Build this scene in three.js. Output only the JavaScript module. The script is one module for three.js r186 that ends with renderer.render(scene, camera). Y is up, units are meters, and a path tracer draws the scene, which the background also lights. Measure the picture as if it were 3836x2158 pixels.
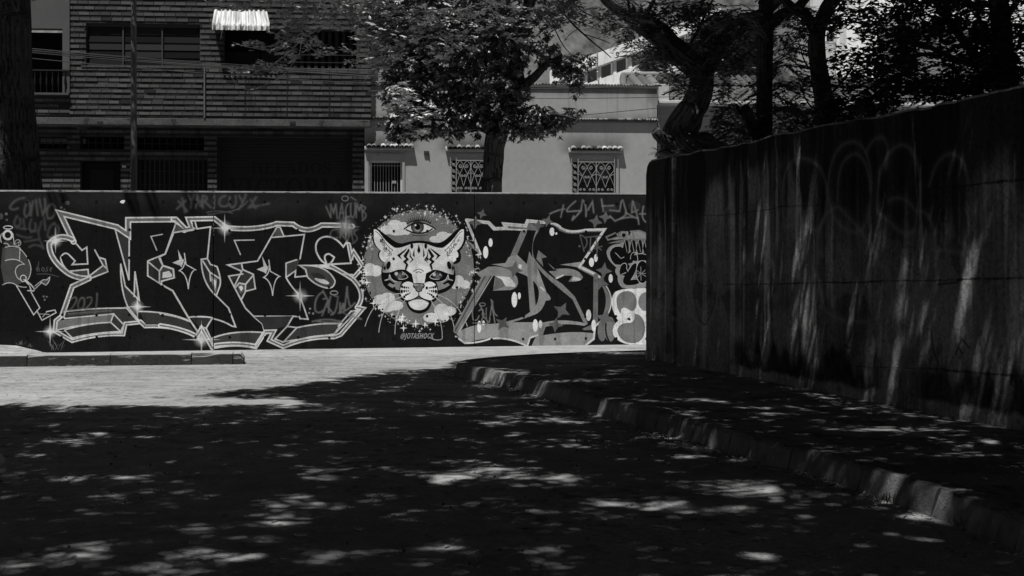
import * as THREE from 'three';
import { mergeGeometries } from 'three/addons/utils/BufferGeometryUtils.js';
import { MarchingCubes } from 'three/addons/objects/MarchingCubes.js';

// ---------------------------------------------------------------- camera, sky, sun, exposure
const F = 5000, EYE = 1.55, CX = 1918, HOR = 978;              // focal length and horizon, in pixels of a 3836 x 2158 frame
const scene = new THREE.Scene();
const camera = new THREE.PerspectiveCamera(2 * Math.atan(1079 / F) * 180 / Math.PI, 3836 / 2158, 0.1, 2500);
camera.position.set(0, EYE, 0);
camera.setViewOffset(3836, 2158, 0, 1079 - HOR, 3836, 2158);   // level camera, lens shifted down
camera.updateProjectionMatrix();

const SUN = new THREE.Vector3(-0.17, 0.93, 0.32).normalize();
{
  const W = 64, H = 32, data = new Float32Array(W * H * 4);
  for (let y = 0; y < H; y++) for (let x = 0; x < W; x++) {
    const el = ((y + 0.5) / H - 0.5) * Math.PI, k = (y * W + x) * 4;
    const v = 0.05 + 0.06 * Math.exp(-Math.max(0, Math.sin(el)) * 3);
    data[k] = v; data[k + 1] = v; data[k + 2] = v * 1.01; data[k + 3] = 1;
  }
  const sky = new THREE.DataTexture(data, W, H, THREE.RGBAFormat, THREE.FloatType);
  sky.mapping = THREE.EquirectangularReflectionMapping;
  sky.magFilter = THREE.LinearFilter; sky.minFilter = THREE.LinearFilter; sky.needsUpdate = true;
  scene.background = sky; scene.environment = sky;
}
const sun = new THREE.DirectionalLight(new THREE.Color(1, 0.995, 0.985), 4.8);
sun.position.copy(SUN).multiplyScalar(60).add(new THREE.Vector3(0, 0, -18));
sun.target.position.set(0, 0, -18);
sun.castShadow = true; sun.shadow.radius = 0.9;
sun.shadow.mapSize.set(4096, 4096);
Object.assign(sun.shadow.camera, { left: -32, right: 32, top: 32, bottom: -32, near: 1, far: 160 });
scene.add(sun, sun.target);

const renderer = new THREE.WebGLRenderer({ antialias: true });
renderer.setSize(1024, 576);
renderer.toneMapping = THREE.LinearToneMapping;
renderer.toneMappingExposure = 1.2;
renderer.shadowMap.enabled = true;
renderer.shadowMap.type = THREE.PCFSoftShadowMap;

// ---------------------------------------------------------------- helpers
const V = (x, y, z) => new THREE.Vector3(x, y, z);
let seed = 7;
const rnd = () => { seed = (seed + 0x6d2b79f5) | 0; let t = Math.imul(seed ^ (seed >>> 15), 1 | seed); t = (t + Math.imul(t ^ (t >>> 7), 61 | t)) ^ t; return ((t ^ (t >>> 14)) >>> 0) / 4294967296; };
const rr = (a, b) => a + (b - a) * rnd();
const gauss = () => rnd() + rnd() + rnd() - 1.5;
const hash = (x, y) => { let h = Math.imul(x, 374761393) + Math.imul(y, 668265263) | 0; h = Math.imul(h ^ (h >>> 13), 1274126177); return ((h ^ (h >>> 16)) >>> 0) / 4294967296; };
const noise = (x, y) => {
  const ix = Math.floor(x), iy = Math.floor(y), fx = x - ix, fy = y - iy, u = fx * fx * (3 - 2 * fx), v = fy * fy * (3 - 2 * fy);
  const a = hash(ix, iy), b = hash(ix + 1, iy), c = hash(ix, iy + 1), d = hash(ix + 1, iy + 1);
  return a + (b - a) * u + (c - a) * v + (a - b - c + d) * u * v;
};
const fbm = (x, y, o = 4) => { let s = 0, a = 0.5, n = 0; for (let i = 0; i < o; i++) { s += a * noise(x, y); n += a; a *= 0.5; x = x * 2.03 + 17.3; y = y * 2.03 + 9.1; } return s / n; };
const fbmR = (x, y, o = 4) => { let s = 0, a = 0.5, n = 0; for (let i = 0; i < o; i++) { s += a * noise(x, y); n += a; a *= 0.52; const t = x * 1.62 - y * 1.21 + 17.3; y = x * 1.21 + y * 1.62 + 9.1; x = t; } return s / n; };
const clamp = (x, a, b) => Math.min(b, Math.max(a, x));
const sstep = (a, b, x) => { const t = clamp((x - a) / (b - a), 0, 1); return t * t * (3 - 2 * t); };
const at = (px, py, d) => V((px - CX) / F * d, EYE - (py - HOR) / F * d, -d);   // a point of the photograph at a depth

function grayTex(w, h, fn, srgb = true, wrap = THREE.MirroredRepeatWrapping) {   // fn(u, v) gives a linear value, v upward
  const data = new Uint8Array(w * h * 4);
  for (let y = 0; y < h; y++) for (let x = 0; x < w; x++) {
    let v = clamp(fn((x + 0.5) / w, (y + 0.5) / h), 0, 1);
    if (srgb) v = v <= 0.0031308 ? v * 12.92 : 1.055 * Math.pow(v, 1 / 2.4) - 0.055;
    const k = (y * w + x) * 4; data[k] = data[k + 1] = data[k + 2] = Math.round(v * 255); data[k + 3] = 255;
  }
  const t = new THREE.DataTexture(data, w, h, THREE.RGBAFormat);
  t.wrapS = t.wrapT = wrap; t.magFilter = THREE.LinearFilter; t.minFilter = THREE.LinearMipmapLinearFilter; t.generateMipmaps = true;
  if (srgb) t.colorSpace = THREE.SRGBColorSpace;
  t.needsUpdate = true; return t;
}
const rep = (t, u, v) => { const c = t.clone(); c.repeat.set(u, v); c.needsUpdate = true; return c; };
const mat = (v, o = {}) => new THREE.MeshPhysicalMaterial({ color: new THREE.Color().setRGB(v, v, v), roughness: 0.9, metalness: 0, specularIntensity: 0.12, ...o });

const used = {};
function named(o, name) { used[name] = (used[name] ?? -1) + 1; o.name = used[name] ? name + '_' + String(used[name]).padStart(3, '0') : name; return o; }
function shade(o) { o.castShadow = true; o.receiveShadow = true; return o; }
function thing(name, label, category, pos = [0, 0, 0], turn = 0, group) {
  const o = named(new THREE.Group(), name); o.position.set(...pos); o.rotation.y = turn;
  o.userData = { label, category }; if (group) o.userData.group = group;
  scene.add(o); return o;
}
function part(name, geo, m, parent, extra) {
  const o = shade(new THREE.Mesh(geo, m)); o.name = name; if (extra) Object.assign(o.userData, extra); parent.add(o); return o;
}
function solo(name, geo, m, label, category, extra) {
  const o = shade(named(new THREE.Mesh(geo, m), name)); o.userData = { label, category, ...extra }; scene.add(o); return o;
}
function struct(name, geo, m, label, category, extra) { const o = solo(name, geo, m, label, category, { kind: 'structure', ...extra }); return o; }

function boxUV(g) {      // uv in metres from the dominant normal
  if (g.index) g = g.toNonIndexed();
  const p = g.attributes.position, n = g.attributes.normal, uv = new Float32Array(p.count * 2);
  for (let i = 0; i < p.count; i++) {
    const ax = Math.abs(n.getX(i)), ay = Math.abs(n.getY(i)), az = Math.abs(n.getZ(i));
    if (az >= ax && az >= ay) { uv[2 * i] = p.getX(i); uv[2 * i + 1] = p.getY(i); }
    else if (ay >= ax) { uv[2 * i] = p.getX(i); uv[2 * i + 1] = p.getZ(i); }
    else { uv[2 * i] = p.getZ(i); uv[2 * i + 1] = p.getY(i); }
  }
  g.setAttribute('uv', new THREE.BufferAttribute(uv, 2)); return g;
}
const bx = (x0, x1, y0, y1, z0, z1) => boxUV(new THREE.BoxGeometry(x1 - x0, y1 - y0, z1 - z0).translate((x0 + x1) / 2, (y0 + y1) / 2, (z0 + z1) / 2));
const merge = (list) => mergeGeometries(list.map((g) => { g = g.index ? g.toNonIndexed() : g; for (const k of Object.keys(g.attributes)) if (!['position', 'normal', 'uv'].includes(k)) g.deleteAttribute(k); return g; }));
const poly = (pts, holes = []) => { const s = new THREE.Shape(pts.map((p) => new THREE.Vector2(...p))); for (const h of holes) s.holes.push(new THREE.Path(h.map((p) => new THREE.Vector2(...p)))); return s; };
const rectPts = (x0, x1, y0, y1) => [[x0, y0], [x1, y0], [x1, y1], [x0, y1]];
const slab = (pts, holes, depth, z = 0, bevel = 0) => new THREE.ExtrudeGeometry(poly(pts, holes), { depth: depth - 2 * bevel, bevelEnabled: bevel > 0, bevelThickness: bevel, bevelSize: bevel, bevelOffset: -bevel, bevelSegments: 2, curveSegments: 4 }).translate(0, 0, z + bevel);

// a tapered, slightly knobbly tube through points; radii per point
function limb(points, radii, { seg = 0, sides = 9, knob = 0.06, s = 0, cap = true } = {}) {
  const curve = new THREE.CatmullRomCurve3(points, false, 'centripetal'), n = seg || Math.max(4, points.length * 5), pos = [], uv = [], idx = [];
  const len = curve.getLength(), up = V(0, 1, 0); let prev = null;
  const ringR = [];
  for (let i = 0; i <= n; i++) {
    const t = i / n, c = curve.getPoint(t), tan = curve.getTangent(t), k = t * (points.length - 1), j = Math.min(points.length - 2, Math.floor(k)), r = radii[j] + (radii[j + 1] - radii[j]) * (k - j);
    let a = prev ? prev.clone() : (Math.abs(tan.y) > 0.9 ? V(1, 0, 0) : up.clone());
    a.sub(tan.clone().multiplyScalar(a.dot(tan))).normalize(); prev = a;
    const b = tan.clone().cross(a);
    for (let q = 0; q <= sides; q++) {
      const th = q / sides * Math.PI * 2, qq = q % sides, kn = 1 + knob * 2 * (noise(qq * 1.7 + s * 31, i * 0.3 + s * 7) - 0.5) + knob * (noise(qq * 0.6 + s * 3, i * 0.13) - 0.5);
      const v = c.clone().addScaledVector(a, Math.cos(th) * r * kn).addScaledVector(b, Math.sin(th) * r * kn);
      pos.push(v.x, v.y, v.z); uv.push(q / sides * Math.max(1, Math.round(r * 12)) * 0.4, t * len);
    }
  }
  const w = sides + 1;
  for (let i = 0; i < n; i++) for (let q = 0; q < sides; q++) { const a = i * w + q; idx.push(a, a + 1, a + w, a + 1, a + w + 1, a + w); }
  if (cap) for (const [i, f] of [[0, 1], [n, -1]]) {
    const c = curve.getPoint(i / n), k = pos.length / 3; pos.push(c.x, c.y, c.z); uv.push(0, 0);
    for (let q = 0; q < sides; q++) f > 0 ? idx.push(k, i * w + q + 1, i * w + q) : idx.push(k, i * w + q, i * w + q + 1);
  }
  const g = new THREE.BufferGeometry();
  g.setAttribute('position', new THREE.Float32BufferAttribute(pos, 3)); g.setAttribute('uv', new THREE.Float32BufferAttribute(uv, 2)); g.setIndex(idx); g.computeVertexNormals();
  return g.toNonIndexed();
}

// a vertical plane in the place: origin p0, turned by a about y; local x runs along it, local z towards the viewer's side
class Plane {
  constructor(p0, a) { this.p0 = p0; this.a = a; this.u = V(Math.cos(a), 0, -Math.sin(a)); this.n = V(Math.sin(a), 0, Math.cos(a)); }
  at(px, py, z = 0) {
    const r = V((px - CX) / F, -(py - HOR) / F, -1), o = V(0, EYE, 0).sub(this.p0), t = (z - this.n.dot(o)) / this.n.dot(r), p = o.addScaledVector(r, t);
    return { x: p.dot(this.u), y: p.y };
  }
  rect(x0, y0, x1, y1, z = 0) { const a = this.at(x0, (y0 + y1) / 2, z), b = this.at(x1, (y0 + y1) / 2, z), m = (x0 + x1) / 2; return { x0: a.x, x1: b.x, y0: this.at(m, y1, z).y, y1: this.at(m, y0, z).y }; }
}

// ---------------------------------------------------------------- surfaces
const texConcrete = grayTex(1024, 1024, (u, v) => 0.55 + 0.5 * (fbm(u * 9, v * 9, 5) - 0.5) + 0.35 * (fbm(u * 80, v * 80, 3) - 0.5) - 0.25 * sstep(0.62, 0.75, fbm(u * 22 + 5, v * 22, 3)));
const texFine = grayTex(512, 512, (u, v) => 0.5 + 0.5 * (fbm(u * 40, v * 40, 4) - 0.5) + 0.5 * (noise(u * 220, v * 220) - 0.5), false);
const texBark = grayTex(512, 512, (u, v) => 0.5 + 0.5 * (fbm(u * 34, v * 7, 4) - 0.5) - 0.4 * sstep(0.5, 0.15, Math.abs(fbm(u * 22 + 3, v * 4.5, 4) - 0.5) * 6) * 0.7 + 0.3 * (fbmR(u * 60, v * 60, 3) - 0.5));
const texPlaster = grayTex(1024, 1024, (u, v) => 0.8 + 0.24 * (fbm(u * 5, v * 5, 5) - 0.5) + 0.1 * (fbm(u * 60, v * 60, 3) - 0.5) - 0.3 * sstep(0.58, 0.8, fbm(u * 26, v * 3, 4)));
const concrete = (v, o = {}) => mat(v / 0.5, { map: rep(texConcrete, 1 / 3, 1 / 3), bumpMap: rep(texFine, 1.2, 1.2), bumpScale: 0.004, roughness: 0.92, ...o });
const plaster = (v, o = {}) => mat(v / 0.78, { map: rep(texPlaster, 1 / 5, 1 / 5), bumpMap: rep(texFine, 1, 1), bumpScale: 0.002, roughness: 0.93, ...o });
const bark = (v, o = {}) => mat(v / 0.45, { map: rep(texBark, 1, 0.7), bumpMap: rep(texBark, 1, 0.7), bumpScale: 0.03, roughness: 0.95, ...o });
// ---------------------------------------------------------------- the painted wall: what is painted on it
const WALL_A = V(-8.60, 0, -22.42), WALL_B = V(2.519, 0, -24.84);
const WP = new Plane(WALL_A.clone(), Math.atan2(-(WALL_B.z - WALL_A.z), WALL_B.x - WALL_A.x));
const wallTop = (x) => 2.743 + 0.0061 * x;
const g8 = (p) => { const l = Math.pow((p / 255 + 0.055) / 1.055, 2.4), a = clamp(p < 11 ? p / 255 / 12.92 * 1.9 : l * 1.9, 0, 0.86), s = 1.055 * Math.pow(a, 1 / 2.4) - 0.055; return Math.round(clamp(s, 0.02, 1) * 255); };
const G = (p, a = 1) => { const v = g8(p); return `rgba(${v},${v},${v},${a})`; };

function paintPanel(x0, x1, yTop, plane, RES, draw, base) {      // a canvas for wall x0..x1 and y from 0 to yTop
  const c = document.createElement('canvas'); c.width = Math.min(2048, Math.round((x1 - x0) * RES)); c.height = Math.round(yTop * RES);
  const ctx = c.getContext('2d'), kx = c.width / (x1 - x0);
  let ox = 0, oy = 0, sc = 1;
  const map = (x, y) => { const p = plane.at(ox + x / sc, oy + y / sc); return [(p.x - x0) * kx, (yTop - p.y) * RES]; };
  const A = {
    ctx, c, map,
    from(a, b, s) { ox = a; oy = b; sc = s; },
    k(w) { const [a] = map(0, 0), [b] = map(1000, 0); return w * Math.abs(b - a) / 1000; },
    trace(d) {
      ctx.beginPath(); const t = d.match(/[MLQCZ]|-?[\d.]+/g); let i = 0, cmd = 'M';
      const pt = () => { const q = map(+t[i], +t[i + 1]); i += 2; return q; };
      while (i < t.length) {
        if (/[MLQCZ]/.test(t[i])) cmd = t[i++];
        if (cmd === 'M') { ctx.moveTo(...pt()); cmd = 'L'; } else if (cmd === 'L') ctx.lineTo(...pt());
        else if (cmd === 'Q') ctx.quadraticCurveTo(...pt(), ...pt()); else if (cmd === 'C') ctx.bezierCurveTo(...pt(), ...pt(), ...pt()); else ctx.closePath();
      }
    },
    line(d, p, w, a = 1, blur = 0) { ctx.save(); if (blur) ctx.filter = `blur(${A.k(blur)}px)`; A.trace(d); ctx.lineWidth = A.k(w); ctx.lineJoin = 'miter'; ctx.miterLimit = 4; ctx.lineCap = 'round'; ctx.strokeStyle = G(p, a); ctx.stroke(); ctx.restore(); },
    dbl(d, w = 44, p = 158, q = 82) { A.line(d, p, w); A.line(d, q, w - 24); },
    fill(d, p, a = 1) { A.trace(d); ctx.fillStyle = G(p, a); ctx.fill(); },
    oval(x, y, a, b, p, al = 1, rot = 0) { const [cx, cy] = map(x, y); ctx.beginPath(); ctx.ellipse(cx, cy, A.k(a), A.k(b), rot, 0, 7); ctx.fillStyle = G(p, al); ctx.fill(); },
    ring(x, y, a, b, p, w, al = 1) { const [cx, cy] = map(x, y); ctx.beginPath(); ctx.ellipse(cx, cy, A.k(a), A.k(b), 0, 0, 7); ctx.lineWidth = A.k(w); ctx.strokeStyle = G(p, al); ctx.stroke(); },
    star(x, y, r, p, pinch = 0.18, rot = 0, stretch = 1) { let d = ''; for (let i = 0; i < 8; i++) { const t = i * Math.PI / 4 + rot, q = i % 2 ? r * pinch * 1.4 : r; d += (i ? 'L' : 'M') + (x + Math.sin(t) * q).toFixed(1) + ',' + (y - Math.cos(t) * q * (i % 4 === 0 ? stretch : 1)).toFixed(1); } A.fill(d + 'Z', p); },
    burst(x, y, r, p = 170, ray = 2.2) {
      const [cx, cy] = map(x, y), R = A.k(r), g = ctx.createRadialGradient(cx, cy, 0, cx, cy, R);
      g.addColorStop(0, G(p + 15, 1)); g.addColorStop(0.3, G(p, 0.85)); g.addColorStop(0.6, G(p, 0.4)); g.addColorStop(1, G(p, 0)); ctx.fillStyle = g; ctx.fillRect(cx - R, cy - R, 2 * R, 2 * R);
      for (const [dx, dy] of [[1, 0], [-1, 0], [0, 1], [0, -1]]) { const L = r * ray; A.fill(`M${x - dy * 9},${y - dx * 9}L${x + dx * L},${y + dy * L}L${x + dy * 9},${y + dx * 9}Z`, p, 0.7); }
    },
  };
  base(ctx, c); draw(A);
  const t = new THREE.CanvasTexture(c); t.colorSpace = THREE.SRGBColorSpace; t.anisotropy = 8; return t;
}

function muralBase(ctx, c, sx) {
  const d = ctx.createImageData(c.width, c.height);
  for (let y = 0; y < c.height; y++) for (let x = 0; x < c.width; x++) {
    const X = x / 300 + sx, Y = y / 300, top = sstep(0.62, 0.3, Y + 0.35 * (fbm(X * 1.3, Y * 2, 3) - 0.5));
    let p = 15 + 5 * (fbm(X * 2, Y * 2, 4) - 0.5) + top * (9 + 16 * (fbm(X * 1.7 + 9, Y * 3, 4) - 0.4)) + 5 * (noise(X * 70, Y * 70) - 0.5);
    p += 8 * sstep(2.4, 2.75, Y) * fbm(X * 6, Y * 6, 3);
    const v = g8(Math.max(8, p)), k = (y * c.width + x) * 4; d.data[k] = d.data[k + 1] = d.data[k + 2] = v; d.data[k + 3] = 255;
  }
  ctx.putImageData(d, 0, 0);
}
function muralWear(A) {           // fine grain, scuffs and drips over the paint
  const { ctx, c } = A, d = ctx.getImageData(0, 0, c.width, c.height);
  for (let y = 0; y < c.height; y++) for (let x = 0; x < c.width; x++) {
    const k = (y * c.width + x) * 4, n = 1 + 0.22 * (fbm(x * 0.02, y * 0.02, 3) - 0.5) + 0.16 * (hash(x, y) - 0.5) + 0.14 * (noise(x * 0.25, y * 0.25) - 0.5) - 0.12 * sstep(.6, .75, fbm(x * .05, y * .004 + 7, 3));
    for (let q = 0; q < 3; q++) d.data[k + q] = clamp(d.data[k + q] * n + 2 * (hash(y, x) - 0.5), 0, 255);
  }
  ctx.putImageData(d, 0, 0);
}

function drawMural(A) {
  let s0 = seed; seed = 4242;
  // ---- left lettering
  A.from(0, 700, 2.07);
  A.line('M190,85Q110,90 75,160Q90,190 140,165M215,110Q170,190 200,235Q250,210 228,125M255,110L240,225M278,100L292,222M305,95L330,215M345,90Q360,160 330,225M400,130Q345,160 370,245Q430,250 428,165Q415,125 385,140', 72, 17, 0.75, 6);
  A.line('M135,225Q95,275 120,305Q175,310 152,245M182,250L190,330M245,250Q215,300 240,352Q290,340 270,278M322,265L300,345M342,240L352,335M424,278Q375,300 368,385Q425,425 458,345Q455,285 408,290M130,370Q200,405 245,388M190,425L300,408M225,468Q280,428 342,482Q290,390 300,330M120,315L280,345', 64, 16, 0.72, 6);
  A.oval(48, 210, 12, 12, 90, .8); A.oval(52, 256, 10, 10, 80, .7); A.oval(8, 228, 16, 26, 70, .7); A.oval(475, 160, 10, 10, 80, .8); A.oval(520, 125, 20, 18, 90, .6); A.oval(500, 175, 8, 8, 80, .7);
  A.line('M300,580L290,655Q275,640 285,625Q310,625 302,655M330,625Q315,650 335,655Q352,640 335,625M372,622Q350,632 368,642Q372,655 350,656M398,625Q380,640 392,655L402,625M285,678Q360,670 400,682L455,698', 62, 7, 0.9, 1);
  // figure with a paintbrush, half out of the picture
  A.fill('M20,470L150,468Q205,520 240,620Q240,700 210,720L130,765Q70,730 30,755L5,620Z', 52); A.fill('M45,475L155,470L150,575Q80,545 40,570Z', 62); A.fill('M30,420L105,425L110,460L40,465Z', 45);
  A.line('M40,470Q100,450 155,475L150,575Q110,550 40,572M160,485Q235,560 240,640Q235,700 210,725M190,600Q120,600 118,660Q130,720 165,720M20,760Q80,725 130,765Q180,785 215,775M158,575L185,600', 140, 7);
  A.ring(60, 374, 32, 34, 160, 17); A.ring(62, 315, 34, 13, 150, 8); A.line('M20,360Q-10,380 10,430M100,365L110,450M30,440Q60,430 70,460', 140, 8); A.ring(138, 435, 22, 26, 120, 7); A.line('M125,440L150,425L140,460', 120, 6);
  A.ring(180, 710, 22, 26, 150, 8); A.line('M185,720Q230,740 265,790Q265,815 245,805L215,805M200,735Q230,760 240,800', 150, 10); A.line('M262,800L320,745L312,735L270,770', 130, 8); A.fill('M315,740Q325,715 360,722L385,700Q385,740 355,762Z', 60); A.line('M315,740Q325,715 360,722L385,700Q385,740 355,762Z', 140, 7);
  A.line('M128,768L260,992L308,938L240,815M285,960L325,1035L435,975L425,955L360,968', 150, 9); A.line('M300,985L380,990M330,1010L360,975', 120, 7);
  A.oval(338, 850, 9, 9, 90, .8); A.oval(362, 852, 8, 8, 90, .8); A.oval(346, 876, 9, 9, 90, .8);
  // first letter
  A.fill('M530,652L682,640L684,700L600,698Z', 50); A.fill('M690,695L808,615L832,655L720,705Z', 55); A.fill('M780,550L815,560L825,630L800,610Z', 45);
  A.fill('M905,330L1000,725L1002,400Z', 38); A.fill('M940,610Q930,790 1000,940L1080,1045L1075,880L972,772Z', 42); A.fill('M1045,660L1082,880L1040,800Z', 48);
  A.fill('M500,985Q720,945 980,945L1070,1045L960,1055L880,985L520,1015Z', 40); A.fill('M432,1040L870,988L855,1050Q620,1062 440,1112Z', 88); A.fill('M500,1110Q680,1060 858,1055L930,1125Q720,1130 560,1175Z', 34); A.fill('M880,990L958,1070L935,1120L862,1050Z', 40);
  A.dbl('M470,1008L432,1038L425,1118L560,1195Q760,1135 955,1143L972,1062L1085,1050', 34); A.line('M440,1112Q640,1060 858,1050L880,985L500,1022M858,1050L935,1122M500,1110Q690,1055 858,1052M880,985L960,1070L935,1122Q720,1130 560,1172L500,1112', 150, 11);
  A.dbl('M570,425L465,205L905,312L993,372L993,256L1360,253L1430,335', 48); A.dbl('M560,408Q455,355 382,440Q375,555 520,665Q590,712 690,708'); A.dbl('M690,712L560,772L482,995', 42);
  A.line('M590,440L635,492L672,468L680,597L560,603L582,575L530,522Q492,500 470,550Q475,605 532,655L682,640L687,692L702,710L835,658L815,562L768,547M735,490L800,610L690,692M800,610L828,634', 150, 12);
  A.line('M893,328L1000,725L1002,395M936,600Q930,790 990,930L1088,1050M936,600L972,772L1080,880L1046,655L1042,795L1040,850M500,968Q720,938 982,940L1070,1045M482,1000L505,1018', 148, 12);
  A.dbl('M1088,1045L1125,1080Q1300,1072 1449,1118L1530,1165', 36); A.fill('M1085,968Q1290,970 1449,1030L1470,1110Q1300,1060 1130,1070Z', 42); A.line('M1080,966Q1285,965 1449,1030L1470,1045', 150, 12);
  A.fill('M1145,578L1232,548L1262,612L1238,655Z', 36); A.fill('M1145,585L1232,655L1232,740L1150,690Z', 34); A.fill('M1262,615L1345,642L1350,702L1250,732L1238,660Z', 48); A.fill('M1262,662L1312,652L1336,685L1330,700L1258,708Z', 150); A.fill('M1365,285L1435,335L1345,355Z', 55);
  A.line('M1366,275L1280,520L1145,575L1145,690L1265,765L1340,805L1460,1010M1145,578L1236,655L1236,745M1230,545L1262,612L1236,655M1262,612L1345,640L1352,705L1250,732M1362,282L1440,336L1345,355', 148, 12); A.line('M1258,368L1170,385L1215,490', 140, 10);
  A.line('M548,872Q600,835 592,885Q570,935 530,962L590,955M622,868Q588,930 620,952Q665,930 652,868Q640,850 622,868M672,862Q730,838 702,905L650,962Q690,935 715,952M752,825Q755,880 735,992M530,985L860,960', 84, 13, .75, 4);
  A.burst(430, 420, 62, 175, 1.6); A.oval(430, 345, 8, 40, 110, .6); A.burst(388, 1122, 62, 175, 2); A.burst(1065, 930, 62, 175, 1.8);
  A.oval(950, 116, 16, 14, 225); A.oval(938, 118, 9, 6, 215); A.oval(962, 110, 8, 9, 200);
  // ---- middle of the lettering
  A.from(600, 700, 2.07);
  A.line('M140,110L212,190M202,105L128,172M170,88L192,200M215,60L242,115L262,58M242,115L235,165M290,60L275,165M290,60L312,155L330,60L330,165M332,68Q388,80 342,112L395,162M420,66L420,165M505,70Q448,80 460,142Q500,165 525,140M540,78Q528,155 562,162Q600,140 582,68M610,68L642,122L665,58M642,122L608,178M700,98L742,165M745,80L690,160L845,130', 68, 17, .75, 6); A.line('M360,200Q450,172 560,205M370,216L565,186Q640,160 680,110', 64, 10, .8, 2);
  A.dbl('M100,251L122,251L198,330L245,322L218,250L420,246L505,312', 40); A.dbl('M525,318Q720,338 870,297L902,285L1032,290Q1130,372 1252,296L1400,298L1490,306', 42);
  A.fill('M250,272L272,270L284,322L255,310Z', 30); A.fill('M895,330L925,315L952,375L880,392Z', 58); A.fill('M112,330L130,290L190,335L115,352Z', 60);
  A.fill('M322,562Q325,760 435,842Q478,760 462,700Q450,630 388,602L365,560Z', 34); A.fill('M390,690L440,712L432,830Q400,760 390,690Z', 95); A.fill('M405,712L436,730L428,790Z', 160);
  A.line('M105,355L282,326L390,310L366,556L318,562Q322,750 435,845L530,940L585,1085L556,1080Q430,1000 230,1012M366,556L390,602L440,618Q478,720 462,770L435,845M330,575L385,662L462,712M385,662L392,730M105,355L40,520L0,540M0,555L20,610L100,636L106,705L10,732L10,760L96,806L216,1012L290,1120M270,270L284,322', 148, 12);
  for (const [x, y] of [[168, 588], [822, 640]]) { A.fill(`M${x - 75},${y}L${x - 20},${y - 22}L${x - 32},${y - 105}L${x + 8},${y - 22}L${x + 22},${y - 30}L${x - 2},${y + 35}L${x - 18},${y + 22}Z`, 145); A.line(`M${x + 20},${y - 72}L${x + 32},${y + 15}L${x + 105},${y + 55}Q${x + 60},${y + 65} ${x + 50},${y + 205}Q${x + 40},${y + 85} ${x - 20},${y + 62}Q${x + 20},${y + 40} ${x + 22},${y - 5}`, 150, 9); }
  A.line('M728,412L575,415L622,525', 142, 10);
  A.fill('M532,608L630,600L640,645L720,678L738,790L660,808L632,868L575,775L640,680L535,690L560,740L640,660Z', 38); A.fill('M600,770L625,745L655,765L650,808L620,830Z', 70); A.fill('M608,775L630,765L645,785L628,812Z', 165); A.fill('M978,590L1085,558L1050,650L980,700Z', 48); A.fill('M1085,612L1140,690Q1210,760 1290,782Q1350,780 1352,735Q1300,600 1085,612Z', 50); A.oval(1255, 730, 62, 18, 160, 1, 0.35); A.oval(1225, 690, 60, 22, 32, .8, .3);
  A.line('M905,312L755,575L525,606L632,655L575,770M525,606L560,600M530,692L640,676M530,692L660,940L732,1012L792,1062L806,1112M905,312L930,314L958,380M872,392L1118,370L1085,556L976,592L976,702Q1010,770 1082,842L1146,1026L1085,1022L1078,1005L730,1004M632,600L640,642L722,678L738,790L662,810L632,870M722,684L662,756L612,746L582,782M662,756L660,802', 148, 12);
  A.line('M976,702L1050,650L1046,700L1140,690L1128,640L1080,610Q1300,598 1356,730Q1350,792 1290,784Q1200,765 1140,696', 148, 12);
  A.fill('M1150,605L1300,600L1330,642Z', 165); A.fill('M1400,676L1490,680L1492,706Z', 70); A.fill('M1478,535L1500,538L1498,570L1482,566Z', 150);
  A.line('M1480,592L1448,425L1420,465Q1350,372 1270,388Q1192,410 1210,500Q1240,585 1300,602L1480,592M1288,588Q1255,520 1312,520L1350,546Q1330,595 1300,602', 150, 14); A.dbl('M1462,445L1482,545L1500,505L1575,618L1492,712', 34); A.dbl('M1320,615Q1420,665 1492,715Q1605,830 1530,930', 38); A.line('M1400,675L1492,680L1490,708', 150, 10);
  A.fill('M730,1008L1030,1002L990,1080Q900,1100 806,1110L790,1060Z', 38); A.fill('M1060,1092Q1250,1052 1400,1062L1345,1140L960,1200Z', 44); A.fill('M990,1082L1060,1092L965,1195L890,1180Z', 20); A.fill('M230,1012L400,1015L356,1095L300,1085Z', 36); A.fill('M385,1180Q540,1108 805,1130L740,1225Q600,1200 430,1222Z', 46); A.fill('M0,990L215,1045L265,1125Q150,1080 0,1065Z', 40);
  A.dbl('M0,1075Q160,1095 285,1158L320,1100L405,1250', 36); A.dbl('M430,1228Q600,1205 742,1236L815,1125L880,1122L845,1190L955,1240Q1150,1155 1350,1165L1400,1145L1572,945L1525,935', 36);
  A.line('M385,1182Q540,1108 806,1130L740,1235M216,1012L285,1118M230,1010Q330,1000 405,1016L356,1096L425,1245M356,1096L310,1086M1032,1002L985,1082L890,1180L955,1205L1060,1092Q1250,1050 1405,1062L1350,1142L965,1200M985,1082L1062,1092M0,985Q130,1000 222,1042M1365,1128L1530,958L1480,965L1380,1080M430,1250Q600,1215 745,1255', 150, 12);
  A.burst(500, 320, 70, 178, 1.7); A.burst(320, 1185, 72, 170, 2.2); A.burst(1085, 845, 72, 172, 1.7); A.burst(1440, 310, 100, 120, 1.2); A.oval(1085, 882, 8, 90, 110, .4);
  A.ring(1434, 90, 26, 20, 95, 9, .8); A.line('M1285,150L1325,245L1322,130L1345,200L1362,128L1372,245M1388,245L1408,125L1425,245M1392,205L1422,200M1462,130Q1425,160 1445,238L1470,228M1480,128Q1470,235 1495,240Q1515,220 1510,125M1520,240L1525,120L1545,190L1560,118L1570,240M1560,150Q1620,150 1570,190Q1625,220 1565,262M1480,80L1520,105', 86, 13, .75, 4);
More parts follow.
